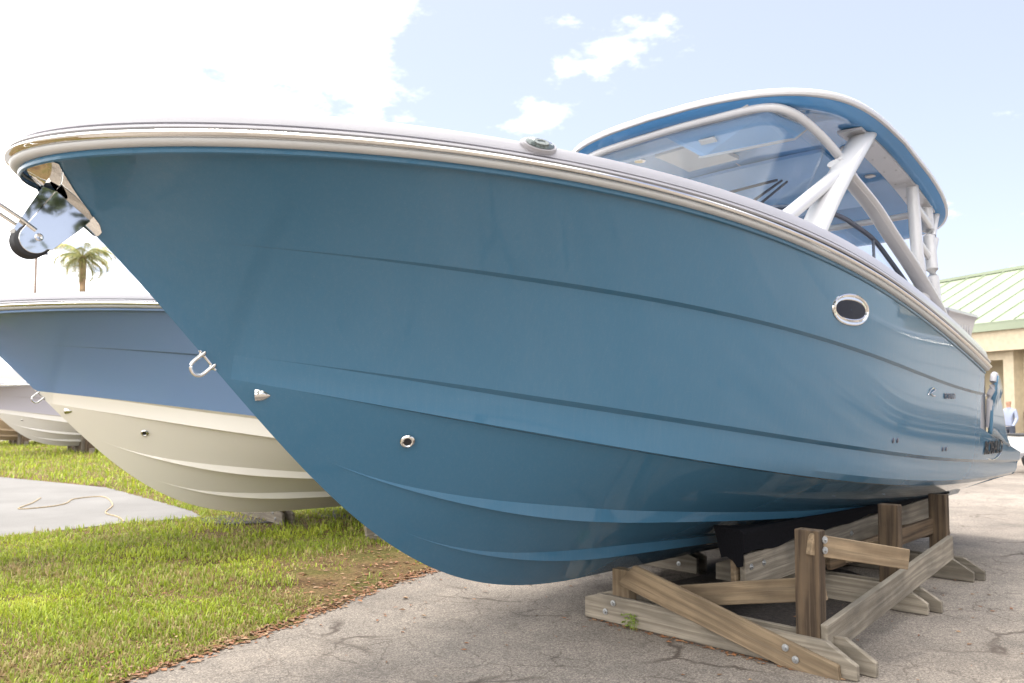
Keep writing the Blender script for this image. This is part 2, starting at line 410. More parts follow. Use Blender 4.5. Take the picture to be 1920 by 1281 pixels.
def bs(S): S = np.asarray(S, float); return np.where(S < 0.6, _bs(S), np.interp(S, TX, BS_T))
def bc(S): S = np.asarray(S, float); return np.where(S < 0.6, _bc(S), np.interp(S, TX, BC_T))
def zs(S): return np.polyval(PS, S)
def zk(S): return np.where(S < 0.7, np.polyval(PK, np.minimum(S, 0.7)), 0.3046 - 0.009 * (S - 0.7))
def zc(S): return np.where(S < s_chine, zk(S), np.maximum(np.polyval(PC, S), zk(S)))
PWX = np.linspace(-3, 7, 200); PWY = np.interp(PWX, [-2, -0.5, 0.5, 1.5, 2.5, 6.5], [1.6, 1.4, 1.05, 0.68, 0.45, 0.38])
PWY = np.convolve(np.pad(PWY, 12, 'edge'), np.hanning(25) / np.hanning(25).sum(), 'valid')
def pw(S): return np.interp(S, PWX, PWY)
def Ysurf(S, Z):
    S = np.asarray(S, float); Z = np.asarray(Z, float)
    t = np.clip((Z - zc(S)) / np.maximum(zs(S) - zc(S), 1e-6), 0, 1)
    return bc(S) + (bs(S) - bc(S)) * t ** pw(S)
def e1(S): return 0.019 * smooth01((S + 2.35) / 2.0)
def e2(S): return 0.022 * smooth01((S + 1.95) / 1.6)
def zk1(S): return np.maximum(np.polyval(P1, S), zc(S))
def zk2(S): return np.minimum(np.maximum(np.polyval(P2, S), zc(S)), zk1(S))
def hull_side(S, Z):
    """outer surface including the two knuckle steps"""
    y = Ysurf(S, Z); a, b_ = zk1(S), zk2(S)
    if Z >= a: return y
    if Z >= b_: return y - e1(S) * (Z - b_) / max(a - b_, 1e-6)
    return y - e2(S) * (Z - zc(S)) / max(b_ - zc(S), 1e-6)
def on_hull(s, z, off=0.0):
    s = float(s); z = float(z); h_ = 0.01
    y = float(hull_side(s, z)); ds = (float(hull_side(s + h_, z)) - y) / h_; dz = (float(hull_side(s, z + h_)) - y) / h_
    n_ = Vector((-ds, 1, -dz)).normalized()
    p = Vector((s, y, z)) + n_ * off
    return p, n_
def bottom_z(s, y): return float(zk(s) + (zc(s) - zk(s)) * y / max(bc(s), 1e-4))
L3 = lambda P: np.stack([P[..., 0], -P[..., 1], P[..., 2]], -1)     # (s, port, z) -> object space
W = np.linspace(0, 1, 150) ** 1.6
S_full = s_bow + (s_notch - s_bow) * W
S_aft = np.linspace(s_notch, s_end, 22)
S_all = np.concatenate([S_full, S_aft[1:]])

def strip(mb, S, za, zb, ya, yb, rows, mi, mid=None):
    """grid between two lines; intermediate rows follow the surface function mid(S,Z)"""
    for sg in (1, -1):
        P = np.zeros((rows, len(S), 3))
        for i, u in enumerate(np.linspace(0, 1, rows)):
            Z = za + (zb - za) * u
            Y = (mid(S, Z) if mid is not None else ya + (yb - ya) * u) if 0 < i < rows - 1 or mid is not None else (ya if i == 0 else yb)
            P[i] = np.stack([S, sg * Y, Z], 1)
        mb.grid(L3(P), mi)
def build_hull_mesh():
    mb = MB()
    S = S_full; k1, k2, c_, t_ = zk1(S), zk2(S), zc(S), zs(S)
    strip(mb, S, k1, t_, None, None, 18, 0, lambda s_, z: Ysurf(s_, z))
    d1 = np.minimum(e1(S) * 1.0, np.maximum(k1 - k2, 0) * 0.5)
    strip(mb, S, k1 - d1, k1, Ysurf(S, k1 - d1) - e1(S), Ysurf(S, k1), 2, 0)
    def mid(s_, z): return Ysurf(s_, z) - e1(s_) * np.clip((z - zk2(s_)) / np.maximum(zk1(s_) - d1 - zk2(s_), 1e-6), 0, 1)
    strip(mb, S, k2, k1 - d1, None, None, 12, 0, mid)
    # aft of the side door: hull side only up to the platform
    Sa = S_aft; ka, ca = zk2(Sa), zc(Sa); tp = np.interp(Sa, [s_notch, 5.9, s_end], [1.31, 1.12, 1.02])
    strip(mb, Sa, ka, tp, None, None, 6, 0, lambda s_, z: Ysurf(s_, z) - e1(s_) * np.clip((z - ka) / 0.7, 0, 1))
    S = S_all; k2, c_ = zk2(S), zc(S)
    d2 = np.minimum(e2(S) * 1.2, np.maximum(k2 - c_, 0) * 0.5)
    strip(mb, S, k2 - d2, k2, Ysurf(S, k2 - d2) - e2(S), Ysurf(S, k2), 2, 1)
    def low(s_, z): return Ysurf(s_, z) - e2(s_) * np.clip((z - zc(s_)) / np.maximum(zk2(s_) - d2 - zc(s_), 1e-6), 0, 1)
    strip(mb, S, c_, k2 - d2, None, None, 6, 1, low)
    # bottom: keel to chine with a chine lip and two strakes
    Sb = S_all[S_all > s_chine - 0.02]; K_, C_, B_ = zk(Sb), zc(Sb), bc(Sb)
    def pt(r): return np.stack([Sb, B_ * r, K_ + (C_ - K_) * r], 1)
    def strake(rc, s0, wmax):
        w = wmax * smooth01((Sb - s0) / 1.7); span = np.maximum(np.hypot(B_, C_ - K_), 0.05); hw = np.minimum(w / span * 0.9, 0.06)
        A = pt(rc - hw * 0.35); U = pt(rc + hw); E_ = A.copy(); E_[:, 1] += w * 0.78; E_[:, 2] -= w * 0.10
        return rc - hw * 0.35, A, E_, U, rc + hw
    r2 = 0.255 - 0.125 * np.exp(-np.maximum(Sb + 0.95, 0) / 0.75); r1 = 0.55 - 0.28 * np.exp(-np.maximum(Sb + 1.45, 0) / 0.52)
    a2, A2, E2, U2, b2 = strake(r2, -0.95, 0.085); a1, A1, E1, U1, b1 = strake(r1, -1.5, 0.085)
    chl = pt(np.ones(len(Sb))); lip = 0.028 * smooth01((Sb + 1.8) / 1.5); cin = chl.copy(); cin[:, 1] -= lip * 1.6; cin[:, 2] -= lip * 0.25
    def between(PA, PB, n_, mi=1):
        for sg in (1, -1):
            G = np.stack([PA + (PB - PA) * u for u in np.linspace(0, 1, n_)]); G = G * np.array([1, sg, 1]); mb.grid(L3(G), mi)
    between(pt(np.zeros(len(Sb))), A2, 6); between(A2, E2, 2); between(E2, U2, 3)
    between(U2, A1, 6); between(A1, E1, 2); between(E1, U1, 3); between(U1, cin, 7); between(cin, chl, 2)
    # transom
    zz = np.linspace(float(zk(s_end)), 1.02, 14); T = []
    for z in zz:
        y = bc(s_end) * (z - zk(s_end)) / (zc(s_end) - zk(s_end)) if z < zc(s_end) else hull_side(s_end, z)
        T.append([(s_end, y * u, z) for u in np.linspace(-1, 1, 9)])
    mb.grid(L3(np.array(T)), 1)
    # rolled lip under the rub rail
    sweep_into(mb, [(0.0, -0.034), (0.008, -0.029), (0.010, -0.018), (0.007, -0.006)], S_full, 0)
    return mb.mesh('hull', [M['hull_blue'], M['hull_blue']], weld=2e-5, angle=14, recalc=True)
def rail_frame(S):
    """sheer curve with outward plan normals (port)"""
    y = bs(S); ds = np.gradient(S); dy = np.gradient(y)
    nn = np.stack([-dy, ds], 1); nn /= np.linalg.norm(nn, axis=1)[:, None]
    nn[0] = (-1, 0)
    return np.stack([S, y], 1), nn
S_rail = s_bow + (s_notch - s_bow) * np.linspace(0, 1, 170) ** 2.3
def hgt(S): return 1.0 + 0.30 * smooth01((S + 1.0) / 3.0)
def sweep_into(mb, prof, S, mi, scale_up=False, s0=-9):
    S = S_rail; base, nn = rail_frame(S); z0 = zs(S)
    rows = []
    for o, u in prof:
        uu = u * (hgt(S) if scale_up else 1.0)
        p = np.stack([base[:, 0] + nn[:, 0] * o, base[:, 1] + nn[:, 1] * o, z0 + uu], 1)
        p[:, 1] = np.maximum(p[:, 1], 0)
        if s0 > -9: p = p[S >= s0]; rows.append(p); continue
        rows.append(np.concatenate([p[::-1] * np.array([1, -1, 1]), p[1:]]))
    if s0 > -9:
        for sg in (1, -1): mb.grid(L3(np.array(rows) * np.array([1, sg, 1])), mi)
    else: mb.grid(L3(np.array(rows)), mi)
ME = {}
ME['hull'] = build_hull_mesh()
mb = MB(); sweep_into(mb, [(-0.005, -0.006), (0.018, -0.006), (0.032, -0.001), (0.040, 0.008), (0.042, 0.016), (0.040, 0.021)], None, 0)
ME['rub_rail'] = mb.mesh('rub_rail', [M['rub']], weld=1e-5)
mb = MB(); sweep_into(mb, [(0.034, 0.019), (0.050, 0.021), (0.060, 0.028), (0.063, 0.036), (0.060, 0.044), (0.051, 0.051), (0.034, 0.053)], None, 0)
ME['rail_trim'] = mb.mesh('rail_trim', [M['chrome']], weld=1e-5)
mb = MB(); sweep_into(mb, [(0.044, 0.050), (0.052, 0.058), (0.050, 0.068), (0.042, 0.072), (0.014, 0.075), (0.014, 0.081), (0.028, 0.085), (0.026, 0.108), (0.012, 0.138), (-0.02, 0.152), (-0.06, 0.156)], None, 0, True)
sweep_into(mb, [(-0.06, 0.156), (-0.30, 0.160), (-0.33, 0.155), (-0.34, 0.14), (-0.34, -0.45)], None, 0, True, 0.3)
# foredeck and cockpit sole
Sd = np.linspace(s_bow + 0.12, 0.4, 40)
G = []
for u in np.linspace(-1, 1, 13):
    hw = np.maximum(bs(Sd) - 0.05, 0.0)
    G.append(np.stack([Sd, hw * u, zs(Sd) + 0.154 * hgt(Sd) + 0.035 * (1 - u * u)], 1))
mb.grid(L3(np.array(G)))
Sf = np.linspace(0.3, s_end - 0.05, 30)
mb.grid(L3(np.array([np.stack([Sf, (Ysurf(Sf, np.full(len(Sf), 1.30)) - 0.09) * u, np.full(len(Sf), 1.30)], 1) for u in (-1, 0, 1)])))
mb.add(L3(np.array([(0.4, -0.9, 1.30), (0.4, 0.9, 1.30), (0.4, 1.02, 2.72), (0.4, -1.02, 2.72)])), [(0, 1, 2, 3)])
ME['deck'] = mb.mesh('deck', [M['deck']], weld=1e-5)

def to_obj(v): return Vector((v[0], -v[1], v[2]))
def oval_ring(s0, z0, ra, rb, prof, seg=48, pw_=2.15):
    """ring lying on the hull; prof = list of (radius factor, lift)"""
    rows = []
    for k, lift in prof:
        ring = []
        for j in range(seg):
            a = 2 * math.pi * j / seg; c_, s_ = math.cos(a), math.sin(a)
            x = math.copysign(abs(c_) ** (2 / pw_), c_) * (ra + k); z = math.copysign(abs(s_) ** (2 / pw_), s_) * (rb + k)
            p, n_ = on_hull(s0 + x, z0 + z, lift); ring.append(tuple(to_obj(p)))
        rows.append(ring)
    m_ = MB(); m_.grid(rows, closed=True); return m_
def oval_disc(s0, z0, ra, rb, lift, seg=40):
    rows = []
    for k in (0.02, 0.5, 1.0):
        rows.append([tuple(to_obj(on_hull(s0 + math.cos(2 * math.pi * j / seg) * ra * k, z0 + math.sin(2 * math.pi * j / seg) * rb * k, lift)[0])) for j in range(seg)])
    m_ = MB(); m_.grid(rows, closed=True); return m_
# --- small bow fittings shared by the boats
mb = MB()
for sg in (1, -1):                          # stem plate: folded over the stem
    rows = []
    for z in np.linspace(2.245, 2.494, 30):
        ss0 = float(np.interp(z, [2.0, 2.24, 2.376, 2.414, 2.446, 2.479, 2.51], [-2.29, -2.532, -2.707, -2.747, -2.774, -2.798, -2.80]))
        ss1 = float(np.interp(z, [2.245, 2.26, 2.292, 2.36, 2.437, 2.467, 2.486, 2.494], [-2.520, -2.508, -2.522, -2.588, -2.665, -2.699, -2.722, -2.75]))
        ss1 = max(ss1, ss0 + 0.006)
        rows.append([(lambda q: (q[0], sg * q[1], q[2]))(to_obj(on_hull(max(x, s_bow + 0.002), z, 0.005)[0])) for x in np.linspace(ss0, ss1, 15)])
    mb.grid(rows)
ME['stem_plate'] = mb.mesh('stem_plate', [M['chrome']], weld=1e-4)
mb = MB(); cp = [(-2.70, 2.40), (-2.566, 2.295), (-2.600, 2.255), (-2.708, 2.150)]
cxr, czr, rr_ = -2.772, 2.186, 0.058
arc = [(cxr + rr_ * math.cos(R(a)), czr + rr_ * math.sin(R(a))) for a in range(-38, -222, -14)]
poly = cp + arc
for sg in (1, -1): mb.prism([(x, z) for x, z in poly], sg * 0.052, sg * 0.046)
mb.prism([(-2.70, 2.40), (-2.566, 2.295), (-2.572, 2.290), (-2.705, 2.394)], -0.05, 0.05)
ME['anchor_roller'] = mb.mesh('anchor_roller', [M['chrome']], bevel=0.0015)
mb = MB(); mb.lathe([(0.001, -0.043), (0.064, -0.043), (0.070, -0.036), (0.050, -0.008), (0.048, 0.0), (0.050, 0.008), (0.070, 0.036), (0.064, 0.043), (0.001, 0.043)], 28)
mb.v = [(x, z, y) for x, y, z in mb.v]
ME['roller'] = mb.mesh('roller', [M['black']], angle=50)
mb = MB(); mb.prism([(-2.70, 2.400), (-2.722, 2.432), (-2.738, 2.428), (-2.846, 2.222), (-2.826, 2.20)], -0.041, 0.041); ME['roller_channel'] = mb.mesh('roller_channel', [M['chrome']])
mb = MB(); mb.lathe([(0.001, 0.056), (0.012, 0.058), (0.016, 0.054), (0.016, -0.054), (0.012, -0.058), (0.001, -0.056)], 18); mb.v = [(x, z, y) for x, y, z in mb.v]
ME['roller_pin'] = mb.mesh('roller_pin', [M['chrome']])
mb = MB()
for y in (0.056, -0.056): mb.tube([(-2.770, y, 2.222), (-2.83, y, 2.264), (-2.90, y, 2.305), (-3.02, y * 0.9, 2.37), (-3.10, y * 0.5, 2.41), (-3.12, 0.0, 2.42)], 0.0075, 10)
ME['retaining_bail'] = mb.mesh('retaining_bail', [M['chrome']])
mb = MB(); es, ez = -2.028, 1.722
ed = Vector((0.065, 0, -0.075)).normalized(); eo = Vector((-0.755, 0, -0.655))
pA, pB = Vector((es, 0, ez)) - ed * 0.038, Vector((es, 0, ez)) + ed * 0.038
loop = [pA - eo * 0.02, pA + eo * 0.045] + [Vector((es, 0, ez)) + eo * (0.052 + 0.036 * math.sin(R(a))) - ed * 0.038 * math.cos(R(a)) for a in range(15, 180, 15)] + [pB + eo * 0.045, pB - eo * 0.02]
mb.tube(loop, 0.0082, 12)
for q in (pA, pB): mb.tube([q - eo * 0.012, q + eo * 0.004], 0.013, 12)
mb.tube([pA - ed * 0.022 - eo * 0.006, pB + ed * 0.022 - eo * 0.006], 0.007, 10, flat=1.0, upv=(0, 1, 0))
ME['bow_eye'] = mb.mesh('bow_eye', [M['chrome']], angle=50)
def clam(s0, z0):
    """clam-shell vent lying on the hull"""
    rows = []
    for i, u in enumerate(np.linspace(0, 1, 9)):
        w_ = 0.042 * math.sqrt(max(1 - (1 - u) ** 2 * 0.0 - (u * 0.95) ** 4, 0.02)) * (0.35 + 0.65 * (1 - u))
        row = []
        for v in np.linspace(-1, 1, 11):
            lift = 0.002 + 0.026 * (1 - v * v) * (1 - u) ** 0.6
            row.append(tuple(to_obj(on_hull(s0 + 0.045 - 0.085 * u + 0.012 * v, z0 + v * w_ - 0.01, lift)[0])))
        rows.append(row)
    m_ = MB(); m_.grid(rows); r0 = rows[0]
    m_.add(r0 + [tuple(to_obj(on_hull(s0 + 0.045, z0 - 0.01, 0.001)[0]))], [(i, i + 1, 11) for i in range(10)], 1)
    return m_
def bottom_point(s, y, off=0.0):
    z = bottom_z(s, y); dzs = (bottom_z(s + 0.01, y) - z) / 0.01; dzy = (bottom_z(s, y + 0.01) - z) / 0.01
    n_ = Vector((dzs, dzy, -1)).normalized(); return Vector((s, y, z)) + n_ * off, n_
def fit_on_bottom(s0, y0, build):
    """place a z-up fitting on the bottom surface"""
    p, n_ = bottom_point(s0, y0); q = n_.to_track_quat('Z', 'Y').to_matrix().to_4x4(); q.translation = p
    m_ = build(); kk = 0.74 if build is clam_b else 0.9; m_.v = [tuple(to_obj(q @ (Vector(v) * kk))) for v in m_.v]; return m_
def ring_b():
    m_ = MB(); m_.lathe([(0.024, -0.01), (0.0245, 0.006), (0.030, 0.010), (0.038, 0.007), (0.043, 0.001), (0.043, -0.004)], 28); return m_
def hole_b():
    m_ = MB(); m_.lathe([(0.0245, 0.003), (0.012, 0.0025), (0.0005, 0.0025)], 28); return m_
def clam_b():
    m_ = MB(); rows = []
    for u in np.linspace(0, 1, 9):
        w_ = 0.040 * (1 - u ** 2.2) + 0.004
        rows.append([(0.045 - 0.095 * u, v * w_, 0.002 + 0.028 * (1 - v * v) * (1 - u) ** 0.7) for v in np.linspace(-1, 1, 11)])
    m_.grid(rows); m_.add(rows[0] + [(0.045, 0, 0.0)], [(i, i + 1, 11) for i in range(10)], 1)
    return m_
ME['drain'] = fit_on_bottom(-1.088, 0.326, ring_b).mesh('drain', [M['chrome']])
ME['drain_hole'] = fit_on_bottom(-1.088, 0.326, hole_b).mesh('drain_hole', [M['black']])
ME['clamshell_vent'] = fit_on_bottom(-1.775, 0.062, clam_b).mesh('clamshell_vent', [M['chrome'], M['black']])
mb = MB(); mb.lathe([(0.13, -0.03), (0.14, 0.0), (0.135, 0.012), (0.10, 0.020), (0.001, 0.022)], 32); mb.v = [(x * 1.5, y, z) for x, y, z in mb.v]
ME['deck_hatch'] = mb.mesh('deck_hatch', [M['darkblue']])

def boat_base(root, top, bottom, deck=None):
    h_ = obj('hull', ME['hull'], root)
    for i, m_ in enumerate((top, bottom)):
        h_.material_slots[i].link = 'OBJECT'; h_.material_slots[i].material = m_
    rb = obj('rub_rail', ME['rub_rail'], root); obj('rail_trim', ME['rail_trim'], rb)
    obj('deck', ME['deck'], root)
    obj('stem_plate', ME['stem_plate'], root)
    ar = obj('anchor_roller', ME['anchor_roller'], root)
    rl = obj('roller', ME['roller'], ar); rl.location = (-2.776, 0, 2.184)
    obj('roller_channel', ME['roller_channel'], ar)
    pn = obj('roller_pin', ME['roller_pin'], ar); pn.location = (-2.758, 0, 2.196)
    obj('retaining_bail', ME['retaining_bail'], ar)
    obj('bow_eye', ME['bow_eye'], root)
    dr = obj('drain', ME['drain'], root); obj('drain_hole', ME['drain_hole'], dr)
    obj('clamshell_vent', ME['clamshell_vent'], root)
    dh = obj('deck_hatch', ME['deck_hatch'], root); dh.location = (-1.62, -0.22, float(zs(-1.62)) + 0.196)
    return h_
def place(root, a, c, dz, th, k=1.0):
    n_ = np.array([DV[1], -DV[0]]); p = np.array([BX, BY]) + a * DV + c * n_
    root.location = (p[0], p[1], dz); root.rotation_euler = (0, 0, BRZ - th); root.scale = (k, k, k)
boat = empty('powerboat'); place(boat, 0, 0, 0, 0)
tag(boat, 'glossy teal blue powerboat with white hardtop and oval porthole, nearest of the row', 'boat', 'powerboats parked in a row')
boat_base(boat, M['hull_blue'], M['hull_blue'])
boat2 = empty('powerboat'); place(boat2, 0.70, -5.52, -0.097, 0.057)
tag(boat2, 'navy blue powerboat with cream bottom behind the bow of the teal boat', 'boat', 'powerboats parked in a row')
boat_base(boat2, M['hull_navy'], M['hull_cream'])
boat3 = empty('powerboat'); place(boat3, 4.0, -25.5, -0.02, 0.05, 0.85)
tag(boat3, 'pale lavender grey powerboat with white bottom beyond the lawn', 'boat', 'powerboats parked in a row')
boat_base(boat3, M['hull_lavender'], M['hull_white'])
boat4 = empty('powerboat'); place(boat4, 3.9, -33.0, -0.05, 0.05, 0.85)
tag(boat4, 'tan bottomed powerboat at the far left end of the row', 'boat', 'powerboats parked in a row')
boat_base(boat4, M['hull_white'], M['hull_tan'])

# ------------------------------------------------------------------ teal boat: portlight, hardtop, windscreen, stern
T = lambda *pts: [tuple(to_obj(p)) for p in pts]
def catmull(pts, n_=8):
    P = [Vector(p) for p in pts]; P = [P[0] * 2 - P[1]] + P + [P[-1] * 2 - P[-2]]; out = []
    for i in range(1, len(P) - 2):
        for j in range(n_):
            t = j / n_
            out.append(tuple(0.5 * ((2 * P[i]) + (P[i + 1] - P[i - 1]) * t + (2 * P[i - 1] - 5 * P[i] + 4 * P[i + 1] - P[i + 2]) * t * t + (3 * P[i] - P[i - 1] - 3 * P[i + 1] + P[i + 2]) * t ** 3)))
    out.append(tuple(P[-2])); return out
pl = obj('porthole', oval_ring(1.905, 2.182, 0.24, 0.095, [(-0.030, -0.03), (-0.030, 0.002), (-0.024, 0.006), (-0.010, 0.004), (-0.006, 0.009), (0.006, 0.011), (0.013, 0.007), (0.016, -0.004)]).mesh('porthole', [M['chrome']]), boat)
obj('pane', oval_disc(1.905, 2.182, 0.222, 0.078, 0.0012).mesh('pane', [M['glass_dark']]), pl)
# navigation light on the deck edge
mb = MB(); mb.lathe([(0.0005, 0.030), (0.030, 0.030), (0.034, 0.022), (0.060, 0.020), (0.066, 0.010), (0.066, -0.03)], 30); mb.v = [(x * 1.55 , y * 0.62, z) for x, y, z in mb.v]
nl = obj('pop_up_light', mb.mesh('pop_up_light', [M['deck']], angle=30), boat)
p_ = np.array([-0.93, 1.125, float(zs(-0.93)) + 0.128]); nl.location = to_obj(p_)
nl.rotation_euler = Vector((-0.22, -0.88, 0.42)).to_track_quat('Z', 'Y').to_euler()
mb = MB(); mb.lathe([(0.0005, 0.032), (0.014, 0.033), (0.016, 0.036), (0.028, 0.036), (0.031, 0.032), (0.052, 0.024)], 30); mb.v = [(x * 1.55, y * 0.62, z) for x, y, z in mb.v]
obj('lens', mb.mesh('lens', [plain('lens_glass', (0.10, 0.13, 0.13), 0.1, coat=0.8, var=0.3, scale=70)]), nl)

# ---- hardtop
RF = (1.531, 5.00, 1.377, 3.836, 0.0634, 0.219, 4.38, 0.031)     # front, aft, half width, height, droop, sweep, corner, crown
def roof_z(s): return RF[3] - RF[4] * max(s - 2.0, 0) ** 2 - 0.03 * min(s - 2.0, 0) ** 2
def roof_outline(inset=0.0, n_=120):
    pts = []
    for j in range(n_):
        a = 2 * math.pi * j / n_; ca, sa = math.cos(a), math.sin(a); e = RF[6] if ca < 0 else 6.0
        x = math.copysign(abs(ca) ** (2 / e), ca); y = math.copysign(abs(sa) ** (2 / e), sa)
        s_ = (RF[0] + RF[1]) / 2 + ((RF[1] - RF[0]) / 2 - inset) * x + (RF[5] * y * y * (-x) if x < 0 else -0.04 * y * y)
        pts.append((s_, (RF[2] - inset) * y * (1 - 0.04 * max(0, x))))
    return pts
def roof_ring(inset, dz, crown=RF[7]):
    return [tuple(to_obj((s, y, roof_z(s) + dz + crown * (1 - min(1, (y / RF[2]) ** 2))))) for s, y in roof_outline(inset)]
ht = empty('hardtop'); ht.parent = boat
mb = MB(); mb.grid([roof_ring(0.06, -0.058), roof_ring(0.02, -0.066), roof_ring(0.004, -0.060), roof_ring(0.0, -0.048), roof_ring(0.0, -0.030), roof_ring(0.012, -0.012), roof_ring(0.05, 0.0), roof_ring(0.3, 0.02), roof_ring(0.7, 0.04), roof_ring(1.1, 0.05), roof_ring(1.36, 0.05)], 0, closed=True)
obj('roof_shell', mb.mesh('roof_shell', [M['powder']], angle=50), ht)
mb = MB(); mb.grid([roof_ring(0.022, -0.067), roof_ring(0.07, -0.098), roof_ring(0.11, -0.112), roof_ring(0.15, -0.108), roof_ring(0.20, -0.10), roof_ring(0.6, -0.095, 0.05), roof_ring(1.1, -0.09, 0.055), roof_ring(1.36, -0.09, 0.055)], 0, closed=True)
obj('roof_lining', mb.mesh('roof_lining', [M['roof_blue']], angle=45), ht)
def under(s, y, d=0.0): return Vector((s, y, roof_z(s) - 0.097 + 0.05 * (1 - (y / RF[2]) ** 2) - d))
def under_patch(name, corners, d, mat, th=0.012, rows=8, parent=None):
    """panel under the roof following its curve: corners (s,y) x4"""
    c = [Vector((a, b_, 0)) for a, b_ in corners]; top_, bot_ = [], []
    for i in np.linspace(0, 1, rows):
        ra, rb = [], []
        for j in np.linspace(0, 1, rows):
            q = c[0].lerp(c[1], j).lerp(c[3].lerp(c[2], j), i); p = under(q.x, q.y, d); ra.append(tuple(to_obj(p))); rb.append(tuple(to_obj(p - Vector((0, 0, th)))))
        top_.append(ra); bot_.append(rb)
    m_ = MB(); m_.grid(top_); m_.grid(bot_, flip=True)
    ed = lambda G_: G_[0] + [r[-1] for r in G_[1:]] + G_[-1][::-1][1:] + [r[0] for r in G_[::-1]][1:-1]
    m_.grid([ed(top_), ed(bot_)], closed=True)
    return obj(name, m_.mesh(name, [mat], weld=1e-5), parent or ht)
def disc_under(name, s, y, r, d, mat, th=0.01):
    m_ = MB(); m_.lathe([(0.0005, -th * 1.1), (r * 0.6, -th * 1.1), (r * 0.9, -th), (r, -th * 0.4), (r, 0.02)], 24)
    o = obj(name, m_.mesh(name, [mat]), ht); o.location = to_obj(under(s, y, d)); return o
under_patch('overhead_locker', [(2.22, -0.42), (2.22, 0.06), (2.74, 0.12), (2.74, -0.40)], 0.0, M['powder'], 0.03)
under_patch('lining_panel', [(2.95, -0.95), (2.95, 0.78), (4.15, 0.76), (4.15, -0.95)], 0.0, M['roof_panel'], 0.03)
under_patch('lining_panel', [(1.85, -0.95), (1.85, -0.05), (2.14, -0.02), (2.14, -1.0)], 0.0, M['roof_panel'], 0.04)
vs = ht
m_ = MB(); vp = [(1.80, -0.02, 3.745), (1.86, 0.86, 3.735), (2.32, 0.95, 3.70), (2.30, 0.86, 3.635), (2.06, 0.18, 3.585)]
m_.add(T(*vp) + T(*[(a_, b_, c_ - 0.012) for a_, b_, c_ in vp]), [(0, 1, 2, 3, 4), (9, 8, 7, 6, 5)] + [(i, (i + 1) % 5, (i + 1) % 5 + 5, i + 5) for i in range(5)])
obj('visor_panel', m_.mesh('visor_panel', [M['roof_panel']], smooth=False), vs)
m_ = MB(); m_.tube(T((2.05, 0.14, 3.585), (2.06, 0.19, 3.578), (2.30, 0.86, 3.628), (2.33, 0.95, 3.70)), 0.014, 8); obj('visor_edge', m_.mesh('visor_edge', [M['powder']]), vs)
m_ = MB(); m_.box(-0.03, 0.03, -0.075, 0.075, -0.008, 0.008); o = obj('latch', m_.mesh('latch', [M['powder']], bevel=0.007), vs); o.location = to_obj((1.93, 0.30, 3.655)); o.rotation_euler = (0.05, R(30), 0)
disc_under('dome_light', 2.27, -0.62, 0.055, 0.0, M['chrome']); disc_under('dome_light', 3.65, 0.92, 0.05, 0.0, M['powder']); disc_under('speaker', 3.05, 0.98, 0.08, 0.0, M['powder'])
for sg in (1, -1): under_patch('mounting_rail', [(2.62, 1.06 * sg), (2.62, 1.25 * sg), (4.42, 1.21 * sg), (4.42, 1.03 * sg)], 0.02, M['powder'], 0.02)
scr = MB(); scr.lathe([(0.0005, -0.004), (0.008, -0.003), (0.009, 0.0)], 8); scr_me = scr.mesh('screw', [M['steel']])
for i in range(7):
    for dy in (-0.05, 0.05):
        o = obj('screw', scr_me, ht); o.location = to_obj(under(2.72 + i * 0.27, 1.15 + dy - 0.006 * i, 0.042))
